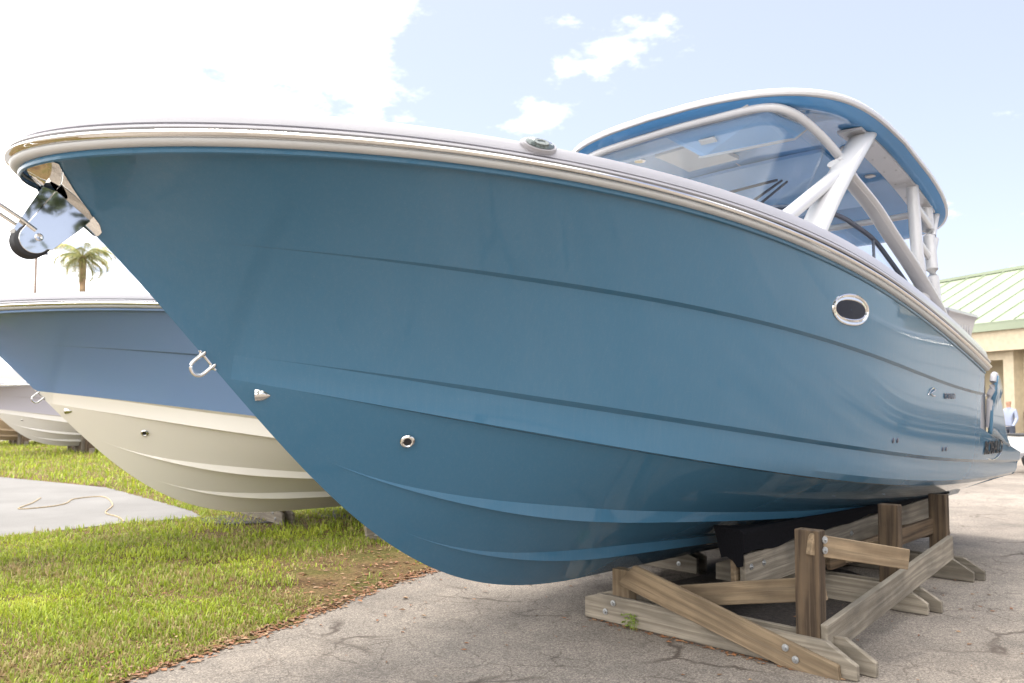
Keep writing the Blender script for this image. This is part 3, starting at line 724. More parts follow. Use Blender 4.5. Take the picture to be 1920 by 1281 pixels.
# front frame tube: along the front of the roof, then down the port side into the fluted stay
def sym(pts): return [pts, [(a, -b_, c_) for a, b_, c_ in pts]]
mb = MB()
front = catmull([(2.0, -1.18, 3.685), (1.74, -0.75, 3.725), (1.69, 0.0, 3.735), (1.71, 0.5, 3.735), (1.78, 0.86, 3.735), (1.92, 1.02, 3.69), (2.16, 1.10, 3.585), (2.42, 1.15, 3.45), (2.66, 1.18, 3.30)], 8)
mb.tube(T(*front), 0.034, 12)
obj('front_frame', mb.mesh('front_frame', [M['powder']]), ht)
for s_, y_ in ((1.74, 0.72), (1.70, -0.45)):
    m_ = MB(); m_.box(-0.035, 0.035, -0.06, 0.06, -0.012, 0.012); o = obj('frame_bracket', m_.mesh('frame_bracket', [M['powder']], bevel=0.006, smooth=False), ht); o.location = to_obj((s_, y_, 3.765))
for sg in (1, -1):
    mb = MB(); leg = [(1.66, 1.26 * sg, 2.68), (1.95, 1.25 * sg, 2.98), (2.25, 1.235 * sg, 3.25), (2.58, 1.21 * sg, 3.51), (2.84, 1.18 * sg, 3.70)]
    mb.tube(T(*catmull(leg, 6)), 0.105, 20, flat=0.6, upv=(0, 1, 0))
    obj('support_leg', mb.mesh('support_leg', [M['powder']]), ht)
    mb = MB(); mb.tube(T(*catmull([(1.22, 1.235 * sg, 2.70), (1.46, 1.235 * sg, 2.83), (1.80, 1.235 * sg, 3.02), (2.16, 1.235 * sg, 3.22)], 6)), 0.05, 14, upv=(0, 1, 0)); obj('leg_branch', mb.mesh('leg_branch', [M['powder']]), ht)
    mb = MB(); st_ = catmull([(2.30, 1.18 * sg, 3.36), (2.55, 1.19 * sg, 3.27), (2.90, 1.21 * sg, 3.13), (3.22, 1.235 * sg, 2.94), (3.62, 1.27 * sg, 2.70), (4.02, 1.31 * sg, 2.42), (4.2, 1.32 * sg, 2.25)], 8)
    mb.tube(T(*st_), 0.07, 14, flat=0.5, upv=(0, 1, 0))
    for dz_ in (-0.026, 0.026): mb.tube(T(*[(a, b_ + sg * 0.032, c_ + dz_) for a, b_, c_ in st_]), 0.010, 8)
    obj('side_stay', mb.mesh('side_stay', [M['powder']]), ht)
    # rear ladder: two posts and rungs
    pA = catmull([(3.92, 1.18 * sg, 3.52), (3.90, 1.20 * sg, 3.2), (3.86, 1.235 * sg, 2.8), (3.90, 1.28 * sg, 2.3)], 6); pB = catmull([(4.34, 1.16 * sg, 3.42), (4.30, 1.19 * sg, 3.1), (4.22, 1.24 * sg, 2.7), (4.18, 1.29 * sg, 2.2)], 6)
    for pp in (pA, pB):
        mb = MB(); mb.tube(T(*pp), 0.052, 14); obj('rear_post', mb.mesh('rear_post', [M['powder']]), ht)
    for za, zb in ((3.32, 3.20), (3.02, 2.88), (2.72, 2.58)):
        m_ = MB(); m_.tube(T((3.90, 1.21 * sg, za), (4.27, 1.205 * sg, zb)), 0.042, 10, flat=0.6); obj('ladder_rung', m_.mesh('ladder_rung', [M['powder']]), ht)
    for z_, s_ in ((3.24, 4.42), (3.00, 4.38)):
        m_ = MB(); m_.tube(T((s_ - 0.05, 1.20 * sg, z_ - 0.13), (s_ + 0.04, 1.19 * sg, z_), (s_ + 0.10, 1.18 * sg, z_ + 0.10)), [0.03, 0.03, 0.04], 12, cap=False); obj('rod_holder', m_.mesh('rod_holder', [M['powder']]), ht)
m_ = MB(); m_.tube(T((4.1, 1.19, 3.28), (4.1, -1.19, 3.28)), 0.03, 10); obj('cross_bar', m_.mesh('cross_bar', [M['powder']]), ht)

# ---- windscreen
ws = empty('windscreen'); ws.parent = boat
edge = catmull([(1.75, 0.35, 2.96), (1.90, 0.75, 3.01), (2.18, 1.0, 3.03), (2.55, 1.08, 3.015), (2.82, 1.10, 2.98), (3.14, 1.13, 2.90), (3.42, 1.16, 2.75), (3.75, 1.18, 2.58), (4.05, 1.19, 2.42)], 8)
for sg in (1, -1):
    m_ = MB(); m_.tube(T(*[(a, b_ * sg, c_) for a, b_, c_ in edge]), 0.020, 10); obj('screen_frame', m_.mesh('screen_frame', [M['darkblue']]), ws)
    m_ = MB(); G = []
    for u in np.linspace(0, 1, 5):
        G.append([tuple(to_obj((a - 0.0 * u, (b_ + 0.10 * u) * sg, c_ - (c_ - 2.30) * u))) for a, b_, c_ in edge])
    m_.grid(G); gm = obj('pane', m_.mesh('pane', [M['glass']]), ws); so = gm.modifiers.new('thickness', 'SOLIDIFY'); so.thickness = 0.006
    m_ = MB(); m_.tube(T((3.12, 1.13 * sg, 2.90), (3.04, 1.17 * sg, 2.5)), 0.012, 8); obj('screen_mullion', m_.mesh('screen_mullion', [M['darkblue']]), ws)
m_ = MB(); fr_ = [p for p in front if p[0] < 2.3]; G = [[tuple(to_obj((a + (a - 0.55 * (1.0) - a) * u, b_ * (1 - 0.05 * u), c_ + (2.74 - c_) * u))) for a, b_, c_ in fr_] for u in np.linspace(0.03, 1, 7)]
m_.grid(G); gm = obj('pane', m_.mesh('pane', [M['glass_front']]), ws); so = gm.modifiers.new('thickness', 'SOLIDIFY'); so.thickness = 0.006
wp = ws
for a, b_ in (((1.90, 0.66, 3.06), (2.42, 0.68, 3.35)), ((1.93, 0.70, 3.03), (2.45, 0.71, 3.34)), ((1.50, 0.60, 3.06), (2.36, 0.67, 3.345))):
    m_ = MB(); m_.tube(T(a, b_), 0.011, 8); obj('wiper_blade', m_.mesh('wiper_blade', [M['black']]), wp)
m_ = MB(); m_.box(2.2, 3.2, -1.05, -0.35, 1.25, 2.85); m_.box(2.2, 3.2, 0.35, 1.05, 1.25, 2.85)
obj('console', m_.mesh('console', [M['deck']], bevel=0.05), boat)

# ---- stern: bench back, quarter, platform
plan_ = [(4.95, -1.12), (4.95, 1.12), (5.78, 1.12), (6.02, 0.86), (6.02, -0.86), (5.78, -1.12)]
m_ = MB(); G = []
for z_, k_ in ((1.95, -0.02), (2.30, 0.0), (2.43, 0.03), (2.46, 0.05), (2.49, 0.045), (2.50, 0.0)): G.append(T(*[(a_ + k_ * (1 if a_ > 5.3 else -1), b_ + k_ * (1 if b_ > 0 else -1), z_) for a_, b_ in plan_]))
m_.grid(G, closed=True); m_.add(G[-1], [(0, 1, 2, 3, 4, 5)]); sb_ = obj('stern_seat', m_.mesh('stern_seat', [M['deck']], angle=25), boat)
for i in range(8):
    m_ = MB(); m_.box(5.02 + i * 0.092, 5.07 + i * 0.092, -1.135, -1.12, 2.02, 2.40); obj('seat_rib', m_.mesh('seat_rib', [M['deck']], bevel=0.006), sb_)
for sg in (1, -1):
    inn = [(5.24, 1.30), (5.22, 1.62), (5.26, 1.80), (5.36, 1.80), (5.48, 1.66), (5.62, 1.45), (5.78, 1.22), (5.95, 1.10)]
    yq = lambda s_, z_: float(hull_side(s_, z_)) - 0.0
    rows = []
    topc = catmull([(a, 0, c_) for a, c_ in inn], 5)
    tpf = lambda a: float(np.interp(a, [s_notch, 5.9, s_end], [1.31, 1.12, 1.02])) - 0.004
    rows_o = [[tuple(to_obj((a, sg * (yq(a, tpf(a) + (c_ - tpf(a)) * u) - float(e1(a)) * 0.3), tpf(a) + (c_ - tpf(a)) * u))) for a, _, c_ in topc] for u in np.linspace(0, 1, 8)]
    m_ = MB(); m_.grid(rows_o); q_ = obj('quarter_panel', m_.mesh('quarter_panel', [M['hull_blue']]), boat)
    md = q_.modifiers.new('thickness', 'SOLIDIFY'); md.thickness = 0.04; md.offset = 0
    m_ = MB(); m_.tube([tuple(to_obj((a, sg * (yq(a, c_) - 0.02), c_ + 0.01))) for a, _, c_ in topc], 0.030, 12); obj('quarter_cap', m_.mesh('quarter_cap', [M['deck']]), boat)
    m_ = MB(); m_.box(4.88, 5.30, -sg * 1.30 - 0.06, -sg * 1.30 + 0.06, 1.24, 2.02); obj('door_jamb', m_.mesh('door_jamb', [M['deck']], bevel=0.02), boat)
m_ = MB(); m_.prism([(s_end - 0.6, 1.03), (s_end + 0.45, 1.00), (s_end + 0.47, 0.95), (s_end - 0.02, 0.86), (s_end - 0.6, 0.92)], -1.32, 1.32); obj('swim_platform', m_.mesh('swim_platform', [M['deck']], bevel=0.015), boat)

# ---- lettering and emblem on the port side
def text_mesh(txt, size, name, mat, ext=0.003, sx=1.0):
    cu = bpy.data.curves.new(name, 'FONT'); cu.body = txt; cu.size = size; cu.extrude = ext; cu.align_x = 'CENTER'; cu.align_y = 'CENTER'; cu.offset = 0.0
    o = bpy.data.objects.new(name, cu); COL.objects.link(o)
    dg = bpy.context.evaluated_depsgraph_get(); me = bpy.data.meshes.new_from_object(o.evaluated_get(dg)); bpy.data.objects.remove(o)
    for v in me.vertices: v.co.x *= sx
    me.materials.clear(); me.materials.append(mat); return me
def on_side(name, me, s0, z0, lift):
    for v in me.vertices:
        p, n_ = on_hull(s0 + v.co.x, z0 + v.co.y, lift + v.co.z); v.co = to_obj(p)
    return obj(name, me, boat)
on_side('hull_lettering', text_mesh('ROBALO', 0.185, 'hull_lettering', M['black'], 0.003, 0.86), 5.34, 1.105, 0.008)
on_side('hull_lettering', text_mesh('ROBALO', 0.07, 'hull_lettering', M['darkblue'], 0.002), 3.95, 1.60, 0.006)
def bend(pts, rad, s0, z0, name):
    m_ = MB(); m_.tube([tuple(to_obj(on_hull(s0 + a, z0 + b_, 0.006)[0])) for a, b_ in pts], rad, 8); return obj(name, m_.mesh(name, [M['chrome']]), boat)
em = bend([(0.30 * math.cos(R(a)), 0.115 * math.sin(R(a))) for a in range(-120, 60, 10)], 0.004, 5.34, 1.10, 'emblem_swoosh')
bend([(-0.08, -0.014), (-0.03, 0.034), (0.04, 0.047), (0.09, 0.034), (0.03, 0.014), (-0.02, -0.007), (0.04, -0.02), (0.09, -0.02)], 0.0045, 3.50, 1.62, 'emblem')
for s_, z_ in ((2.75, 1.25), (2.83, 1.25), (3.85, 1.145), (3.93, 1.145)):
    m_ = MB(); m_.lathe([(0.0005, 0.008), (0.012, 0.008), (0.02, 0.004), (0.022, 0.0)], 14); o = obj('side_drain', m_.mesh('side_drain', [M['darkblue']]), boat)
    p, n_ = on_hull(s_, z_, 0.0); o.location = to_obj(p); o.rotation_euler = to_obj(n_).to_track_quat('Z', 'X').to_euler()

# ------------------------------------------------------------------ wooden cradles
bolt_mb = MB(); bolt_mb.lathe([(0.0005, 0.016), (0.008, 0.016), (0.009, 0.014), (0.009, 0.006), (0.021, 0.005), (0.022, 0.0)], 10); BOLT = bolt_mb.mesh('bolt', [M['steel']])
def plank(parent, poly, th, origin, xdir, updir, mat, name='plank', wob=0.0):
    """poly in (x along, z up) extruded th along the side; origin etc. in (s,port,z)"""
    x = to_obj(xdir).normalized(); u = to_obj(updir); y = u.cross(x).normalized(); z = x.cross(y)
    m_ = MB(); m_.prism(poly, -th / 2, th / 2)
    o = obj(name, m_.mesh(name, [mat], smooth=False, bevel=0.004), parent)
    mt = Matrix((x, y, z)).transposed().to_4x4(); mt.translation = to_obj(origin); o.matrix_local = mt
    return o
def rect(l, h_): return [(0, -h_ / 2), (l, -h_ / 2), (l, h_ / 2), (0, h_ / 2)]
def beam2(parent, a, b_, h_, th, mat, updir=(0, 0, 1), name='plank'):
    a, b_ = Vector(a), Vector(b_); return plank(parent, rect((b_ - a).length, h_), th, a, b_ - a, updir, mat, name)
def bolt(parent, p, nrm):
    o = obj('bolt', BOLT, parent); o.location = to_obj(p); o.rotation_euler = to_obj(nrm).to_track_quat('Z', 'X').to_euler()
def cradle(parent_place, label, sg, frames=(0.83, 2.6, 4.05), y0=-0.07):
    c = empty('boat_cradle'); place(c, *parent_place)
    tag(c, label, 'boat stand', 'wooden boat cradles')
    Y = lambda y: y * sg
    ext = ((1.87, 1.575, 0.79), (1.66, 1.38, 0.77), (1.56, 1.27, 0.73))
    for i, s in enumerate(frames):
        ymax, yp, zp = ext[i]
        for ds in (0.0, 0.135):
            Lb_ = ymax - y0 + (0.05 if ds else 0)
            poly = [(0, -0.09), (Lb_, -0.09), (Lb_, -0.01), (Lb_ - 0.17, 0.092), (0.14, 0.092), (0, 0.05)]
            plank(c, poly, 0.04, (s + ds, Y(y0), 0.093), (0, sg, 0), (0, 0, 1), M['wood_grey'])
        for yy in (0.06, 0.13):
            bolt(c, (s - 0.021, Y(y0 + yy + 0.13), 0.07 + (yy - 0.06)), (-1, 0, 0))
        beam2(c, (s + 0.067, Y(y0 + 0.29), 0.02), (s + 0.067, Y(y0 + 0.29), 0.37), 0.145, 0.09, M['wood_new'], (0, 1, 0), 'post')
        beam2(c, (s + 0.067, Y(yp), 0.06), (s + 0.067, Y(yp), zp), 0.145, 0.09, M['wood_dark'], (0, 1, 0), 'post')
        if i == 0 and sg > 0:
            br = plank(c, [(0.0, -0.10), (1.50, -0.075), (1.56, 0.0), (1.53, 0.075), (0.10, 0.075)], 0.04, (s - 0.042, Y(0.28), 0.385), (0, 1.30 * sg, -0.335), (0, 0, 1), M['wood_new'], 'brace')
            for q in ((1.48, 0.115), (1.54, 0.06)): bolt(c, (s - 0.064, Y(q[0]), q[1]), (-1, 0, 0))
        # rail tying the inner post to the outer one under the bunk
        beam2(c, (s + 0.135 + 0.03, Y(y0 + 0.33), 0.155), (s + 0.165, Y(yp + 0.04), 0.44), 0.14, 0.04, M['wood_new'], (0, 0, 1), 'cross_rail')
    # bunk beam bolted inside the posts
    yb = 0.80; s0_, s1_ = 1.50, 5.85
    a, b_ = Vector((s0_, Y(yb), 0.335)), Vector((s1_, Y(yb), 0.460))
    beam2(c, a, b_, 0.25, 0.045, M['wood_grey'], (0, 0, 1), 'bunk_beam')
    beam2(c, a + Vector((-0.03, Y(-0.06), 0)), b_ + Vector((0, Y(-0.06), 0)), 0.24, 0.04, M['wood_new'], (0, 0, 1), 'bunk_beam')
    for s in (1.58, 1.76, 2.5, 3.3, 4.3): bolt(c, (s, Y(yb + 0.023), 0.30 + (s - 1.42) * 0.027 + 0.07 * (int(s * 10) % 2)), (0, sg, 0))
    # black carpet wrapped over the bunk, pressed against the bottom
    m_ = MB(); Sg = np.linspace(s0_ - 0.05, s1_ + 0.03, 60); sec = []
    for s in Sg:
        zb = 0.345 + (s - s0_) * 0.0271; drop = -0.005 + 0.05 * noise.noise(Vector((s * 2.3, 2.0, 0))); zt = float(np.interp(s, [1.4, 3.0, 5.9], [0.645, 0.625, 0.60])); zi = bottom_z(s, 0.58) - 0.02
        pr = [(0.66, zb + 0.09), (0.60, zi), (0.66, min(bottom_z(s, 0.66) - 0.05, zi + (zt - zi) * 0.45)), (0.75, zi + (zt - zi) * 0.9), (0.815, zt), (0.832, zt - 0.03), (0.828, zb + 0.125 - drop)]
        sec.append([tuple(to_obj((s, Y(y), z))) for y, z in pr])
    m_.grid(sec); f0 = sec[0]
    m_.add(f0, [tuple(range(len(f0)))]); m_.add(sec[-1], [tuple(range(len(f0)))])
    fl = [tuple(to_obj((s0_ - 0.056, Y(y), z))) for y, z in ((0.66, 0.60), (0.835, 0.63), (0.842, 0.44), (0.838, 0.395), (0.79, 0.38), (0.76, 0.42), (0.71, 0.445), (0.66, 0.47))]
    m_.add(fl, [tuple(range(8))])
    cp_ = obj('carpet', m_.mesh('carpet', [M['carpet']], smooth=False), c)
    if sg < 0: return c
    # long brace along the outside, short rail at the front post
    beam2(c, (0.86, Y(1.67), 0.17), (3.55, Y(1.53), 0.36), 0.19, 0.04, M['wood_grey'], (0, 0, 1), 'long_rail')
    beam2(c, (0.84, Y(1.60), 0.715), (1.62, Y(1.86), 0.56), 0.125, 0.04, M['wood_new'], (0, 0, 1), 'short_rail')
    for z_ in (0.735, 0.675): bolt(c, (0.92, Y(1.655), z_), (-0.3, sg, 0))
    beam2(c, (2.55, Y(0.95), 0.30), (4.1, Y(1.22), 0.45), 0.14, 0.04, M['wood_dark'], (0, 0, 1), 'brace')
    return c
cradle((0, 0, 0, 0), 'weathered timber cradle with black carpeted bunk under the near side of the teal boat', 1)
cradle((0, 0, 0, 0), 'timber cradle under the far side of the teal boat', -1, (2.66, 3.9, 5.2), 0.30)
P2_ = (0.70, -5.52, 0.0, 0.057)
cradle(P2_, 'timber cradle under the cream bottom of the navy boat, near side', 1, (2.4, 3.6, 4.8))
cradle(P2_, 'timber cradle with pale board ends under the cream keel of the navy boat', -1, (0.76, 2.6, 4.05), 0.16)
oc = empty('timber_offcut', (-1.62, 9.15, 0.0), R(-38)); tag(oc, 'short weathered timber block half hidden behind the teal bow on the grass', 'timber')
for dy_ in (0.0, 0.12):
    m_ = MB(); m_.prism([(-0.05, 0.0), (0.45, 0.0), (0.45, 0.18), (0.08, 0.18), (-0.05, 0.09)], dy_ - 0.02, dy_ + 0.02); obj('plank', m_.mesh('plank', [M['wood_grey']], smooth=False, bevel=0.004), oc)
m_ = MB(); m_.box(0.10, 0.16, -0.026, -0.0205, 0.06, 0.12); obj('metal_plate', m_.mesh('metal_plate', [M['steel']], smooth=False), oc)
def simple_cradle(pl_, label):
    c = empty('boat_cradle'); place(c, *pl_); tag(c, label, 'boat stand', 'wooden boat cradles')
    for s, y in ((0.9, 0.0), (0.9, 0.9), (3.5, 0.9), (0.9, -0.9), (3.5, -0.9)):
        beam2(c, (s, y, 0.0), (s, y, 0.38 + abs(y) * 0.42), 0.34, 0.22, M['wood_dark'], (0, 1, 0), 'post')
        beam2(c, (s - 0.16, y - 0.2, 0.02), (s - 0.16, y - 0.2, 0.36 + abs(y) * 0.4), 0.10, 0.09, M['wood_grey'], (0, 1, 0), 'post')
    for s in (0.9, 3.5): beam2(c, (s, -1.3, 0.10), (s, 1.3, 0.10), 0.18, 0.12, M['wood_grey'])
simple_cradle((4.0, -25.5, 0, 0.05), 'thick timber posts under the lavender grey boat')
simple_cradle((3.9, -33.0, 0, 0.05), 'timber posts under the tan bottomed boat')

# ------------------------------------------------------------------ lawn grass, litter, rope
def inside(px, py, poly):
    r = np.zeros(len(px), bool); j = len(poly) - 1
    for i in range(len(poly)):
        xi, yi = poly[i]; xj, yj = poly[j]
        c_ = ((yi > py) != (yj > py)) & (px < (xj - xi) * (py - yi) / (yj - yi + 1e-12) + xi)
        r ^= c_; j = i
    return r
def fbm(x, y, sc, seed):
    rs = np.random.RandomState(seed); out = np.zeros(len(x)); amp = 1.0
    for o in range(4):
        for k in range(3):
            a = rs.rand() * 6.28; ph = rs.rand() * 6.28
            out += amp * np.sin((x * math.cos(a) + y * math.sin(a)) * sc * (0.7 + 0.6 * rs.rand()) + ph)
        sc *= 2.1; amp *= 0.62
    return out / 4.5
def make_grass():
    PX, PY, SZ = [], [], []
    for (x0, x1, y0, y1, dens, size) in ((-4.6, 0.0, 3.6, 6.6, 3800, 1.0), (-7.0, 0.6, 6.6, 9.5, 2400, 1.1), (-9.0, 1.5, 9.5, 13.0, 1100, 1.35), (-24.0, 3.0, 13.0, 35.0, 150, 2.4)):
        n_ = int((x1 - x0) * (y1 - y0) * dens); x = np.random.uniform(x0, x1, n_); y = np.random.uniform(y0, y1, n_)
        ok = inside(x, y, LAWN) & ~inside(x, y, PAD) & (x > -0.72 * y - 0.4)
        # bare earth: towards the asphalt edge under the bow, and in worn patches
        e = np.interp(y, [p[1] for p in EDGE], [p[0] for p in EDGE]) - x
        bare = 0.62 * np.exp(-e / 0.55) * smooth01((y - 5.2) / 2.0) + 0.50 * smooth01((fbm(x, y, 2.4, 3) - 0.10) / 0.4) + 0.85 * np.exp(-(((x + 3.1) / 0.9) ** 2 + ((y - 10.3) / 0.8) ** 2)) + 0.75 * np.exp(-(((x + 1.75) / 0.9) ** 2 + ((y - 7.6) / 1.3) ** 2)) + 0.92 * ((e < 0.9 + 0.4 * fbm(x, y, 2.0, 9)) & (y > 9.4))
        ok &= (np.random.rand(n_) > bare) & (e > 0.02 + 0.05 * np.random.rand(n_))
        PX.append(x[ok]); PY.append(y[ok]); SZ.append(np.full(ok.sum(), size))
    x = np.concatenate(PX); y = np.concatenate(PY); sz = np.concatenate(SZ); n_ = len(x)
    L = sz * np.random.uniform(0.024, 0.085, n_) * np.clip(0.85 + 0.60 * fbm(x, y, 5.2, 5), 0.35, 1.6); wd = sz * np.random.uniform(0.0028, 0.0058, n_)
    a = np.random.uniform(0, 6.283, n_); lean = np.random.uniform(0.2, 1.5, n_)
    dx_, dy_ = np.cos(a), np.sin(a); px_, py_ = -dy_, dx_
    V = np.zeros((n_, 5, 3)); z0 = 0.004
    h1, r1 = L * 0.6 * np.cos(lean * 0.5), L * 0.6 * np.sin(lean * 0.5); h2, r2 = h1 + L * 0.4 * np.cos(lean * 1.25), r1 + L * 0.4 * np.sin(lean * 1.25)
    for k, (w_, r_, h_) in enumerate(((-1, 0, 0), (1, 0, 0), (0.85, r1, h1), (-0.85, r1, h1), (0, r2, h2))):
        V[:, k, 0] = x + dx_ * r_ + px_ * wd * w_; V[:, k, 1] = y + dy_ * r_ + py_ * wd * w_; V[:, k, 2] = z0 + h_
    me = bpy.data.meshes.new('grass')
    base = np.arange(n_)[:, None] * 5
    quads = (base + np.array([0, 1, 2, 3])).ravel(); tris = (base + np.array([3, 2, 4])).ravel()
    loops = np.concatenate([quads, tris]); me.vertices.add(n_ * 5); me.vertices.foreach_set('co', V.ravel())
    me.loops.add(len(loops)); me.loops.foreach_set('vertex_index', loops.astype(np.int32))
    me.polygons.add(2 * n_); me.polygons.foreach_set('loop_start', np.concatenate([np.arange(n_) * 4, 4 * n_ + np.arange(n_) * 3]).astype(np.int32))
    at = me.attributes.new('tone', 'FLOAT', 'POINT')
    tone = np.repeat(np.clip(0.54 + 0.38 * fbm(x, y, 3.6, 11) + np.random.normal(0, 0.17, n_) - 0.42 * (np.random.rand(n_) < 0.10 + 0.22 * (fbm(x, y, 2.2, 21) > 0.1)) - 0.30 * np.exp(-np.maximum(np.interp(y, [p[1] for p in EDGE], [p[0] for p in EDGE]) - x, 0) / 0.8), 0, 1), 5); at.data.foreach_set('value', tone.astype(np.float32))
    me.update(calc_edges=True); me.validate()
    m, t, b = new_mat('grass_blades')
    an = t.nodes.new('ShaderNodeAttribute'); an.attribute_name = 'tone'
    r = ramp(t, [(0.0, (0.36, 0.27, 0.13)), (0.20, (0.32, 0.29, 0.10)), (0.36, (0.19, 0.25, 0.03)), (0.65, (0.295, 0.37, 0.03)), (1.0, (0.45, 0.48, 0.06))]); t.links.new(an.outputs['Fac'], r.inputs[0])
    t.links.new(r.outputs[0], b.inputs['Base Color']); b.inputs['Roughness'].default_value = 0.5; b.inputs['Specular IOR Level'].default_value = 0.3
    tr = t.nodes.new('ShaderNodeBsdfTranslucent'); t.links.new(r.outputs[0], tr.inputs['Color']); mx = t.nodes.new('ShaderNodeMixShader'); mx.inputs[0].default_value = 0.35
    out = t.nodes['Material Output']; t.links.new(b.outputs[0], mx.inputs[1]); t.links.new(tr.outputs[0], mx.inputs[2]); t.links.new(mx.outputs[0], out.inputs[0])
    me.materials.append(m)
    return obj('grass', me, kind='stuff', label='bright green lawn grass beside the asphalt and under the boats')
make_grass()
def leaf_mat(name, stops):
    m, t, b = new_mat(name); g = t.nodes.new('ShaderNodeNewGeometry')
    r = ramp(t, stops); t.links.new(g.outputs['Random Per Island'], r.inputs[0]); t.links.new(r.outputs[0], b.inputs['Base Color']); b.inputs['Roughness'].default_value = 0.65
    return m
def make_litter():
    m_ = MB(); E_ = np.array(EDGE)
    def leaf(x, y, z, L, a):
        w_ = L * random.uniform(0.16, 0.30); c_, s_ = math.cos(a), math.sin(a); cu = random.uniform(0.05, 0.35) * L; tl = random.uniform(-0.2, 0.2) * L
        P = [(-L / 2, 0, 0), (-L * 0.15, w_, cu * 0.5 + tl * 0.3), (L / 2, 0, cu * 0.3), (-L * 0.15, -w_, cu * 0.5 - tl * 0.3), (0, 0, 0.0)]
        m_.add([(x + c_ * p[0] - s_ * p[1], y + s_ * p[0] + c_ * p[1], z + max(0.001, p[2])) for p in P], [(0, 4, 1), (1, 4, 2), (2, 4, 3), (3, 4, 0)])
    for i in range(2300):
        t = random.random() ** 0.8 * 8.2 + 1.0; k = int(t); u = t - k
        if k + 1 >= len(E_): continue
        p = E_[k] * (1 - u) + E_[k + 1] * u
        off = random.gauss(-0.015, 0.05) if random.random() < 0.72 else -abs(random.gauss(0, 0.5))
        leaf(p[0] + off, p[1] + random.uniform(-0.03, 0.03), 0.004 if off > 0 else 0.010, random.uniform(0.02, 0.06), random.uniform(0, 6.28))
    for i in range(230): leaf(random.uniform(-1.6, 4.0), random.uniform(4.2, 8.5), 0.003, random.uniform(0.015, 0.05), random.uniform(0, 6.28))
    for i in range(300): leaf(random.gauss(-1.5, 0.9), random.gauss(8.0, 1.2), 0.010, random.uniform(0.03, 0.07), random.uniform(0, 6.28))
    for i in range(420):
        y_ = random.uniform(4.3, 9.5); x_ = float(np.interp(y_, E_[:, 1], E_[:, 0])) - abs(random.gauss(0, 1.3)); leaf(x_, y_, random.uniform(0.006, 0.03), random.uniform(0.02, 0.05), random.uniform(0, 6.28))
    for i in range(160):
        y = random.uniform(0.0, 1.8); q = np.array([BX, BY]) + (0.83 - 0.03 - abs(random.gauss(0, 0.03))) * DV + y * np.array([DV[1], -DV[0]]); leaf(q[0], q[1], 0.003, random.uniform(0.015, 0.05), random.uniform(0, 6.28))
    o = obj('leaf_litter', m_.mesh('leaf_litter', [leaf_mat('dry_leaf', [(0.0, (0.20, 0.075, 0.03)), (0.4, (0.27, 0.12, 0.05)), (0.7, (0.16, 0.09, 0.05)), (1.0, (0.38, 0.24, 0.13))])], smooth=False, recalc=False), kind='stuff', label='reddish brown dry leaves along the asphalt edge')
make_litter()
m_ = MB()
for i in range(46):
    y = 0.36 + random.gauss(0, 0.035); q = np.array([BX, BY]) + (0.80 - abs(random.gauss(0, 0.02))) * DV + y * np.array([DV[1], -DV[0]]); a = random.uniform(0, 6.28); hh = random.uniform(0.02, 0.10); l_ = random.uniform(0.012, 0.022)
    c_, s_ = math.cos(a), math.sin(a); m_.add([(q[0], q[1], hh), (q[0] + c_ * l_ - s_ * l_ * 0.5, q[1] + s_ * l_ + c_ * l_ * 0.5, hh + 0.006), (q[0] + c_ * l_ * 2, q[1] + s_ * l_ * 2, hh), (q[0] + c_ * l_ + s_ * l_ * 0.5, q[1] + s_ * l_ - c_ * l_ * 0.5, hh + 0.006)], [(0, 1, 2, 3)])
    if i % 4 == 0: m_.tube([(q[0], q[1], 0), (q[0], q[1], hh)], 0.0015, 5)
tag(obj('weed', m_.mesh('weed', [plain('weed_green', (0.22, 0.30, 0.05), 0.5, var=0.2)], smooth=False, recalc=False)), 'small yellow green weed at the foot of the front cradle board', 'weed')
m_ = MB(); rp = catmull([(x, y, .022) for x, y in ((-7.76, 13.2), (-7.47, 12.48), (-7.24, 11.77), (-6.95, 12.01), (-6.91, 12.41), (-7.12, 13.05), (-6.82, 13.36), (-6.11, 12.27), (-5.75, 11.35), (-5.35, 10.9), (-5.05, 10.45))], 8)
m_.tube(rp, 0.010, 6); tag(obj('rope', m_.mesh('rope', [plain('tan_rope', (0.36, 0.28, 0.17), 0.8, var=0.25, scale=60)])), 'loose tan rope lying in loops on the concrete pad', 'rope')
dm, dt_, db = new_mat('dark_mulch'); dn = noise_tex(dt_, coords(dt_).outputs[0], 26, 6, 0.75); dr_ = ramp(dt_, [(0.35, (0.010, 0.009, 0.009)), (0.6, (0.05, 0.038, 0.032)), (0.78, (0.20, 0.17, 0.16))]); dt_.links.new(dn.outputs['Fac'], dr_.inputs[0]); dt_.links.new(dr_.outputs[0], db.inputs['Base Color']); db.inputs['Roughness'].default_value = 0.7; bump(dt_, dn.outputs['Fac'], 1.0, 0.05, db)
def blob(cx_, cy_, rx, ry, n_=46, seed=1): return [(cx_ + rx * math.cos(a) * (1 + 0.25 * noise.noise(Vector((math.cos(a) * 2, math.sin(a) * 2, seed)))), cy_ + ry * math.sin(a) * (1 + 0.25 * noise.noise(Vector((math.cos(a) * 2, math.sin(a) * 2, seed + 5))))) for a in [2 * math.pi * i / n_ for i in range(n_)]]
sheet('mulch_bed', blob(-1.0, 11.6, 1.9, 1.0, seed=2), 0.012, dm, kind='structure')
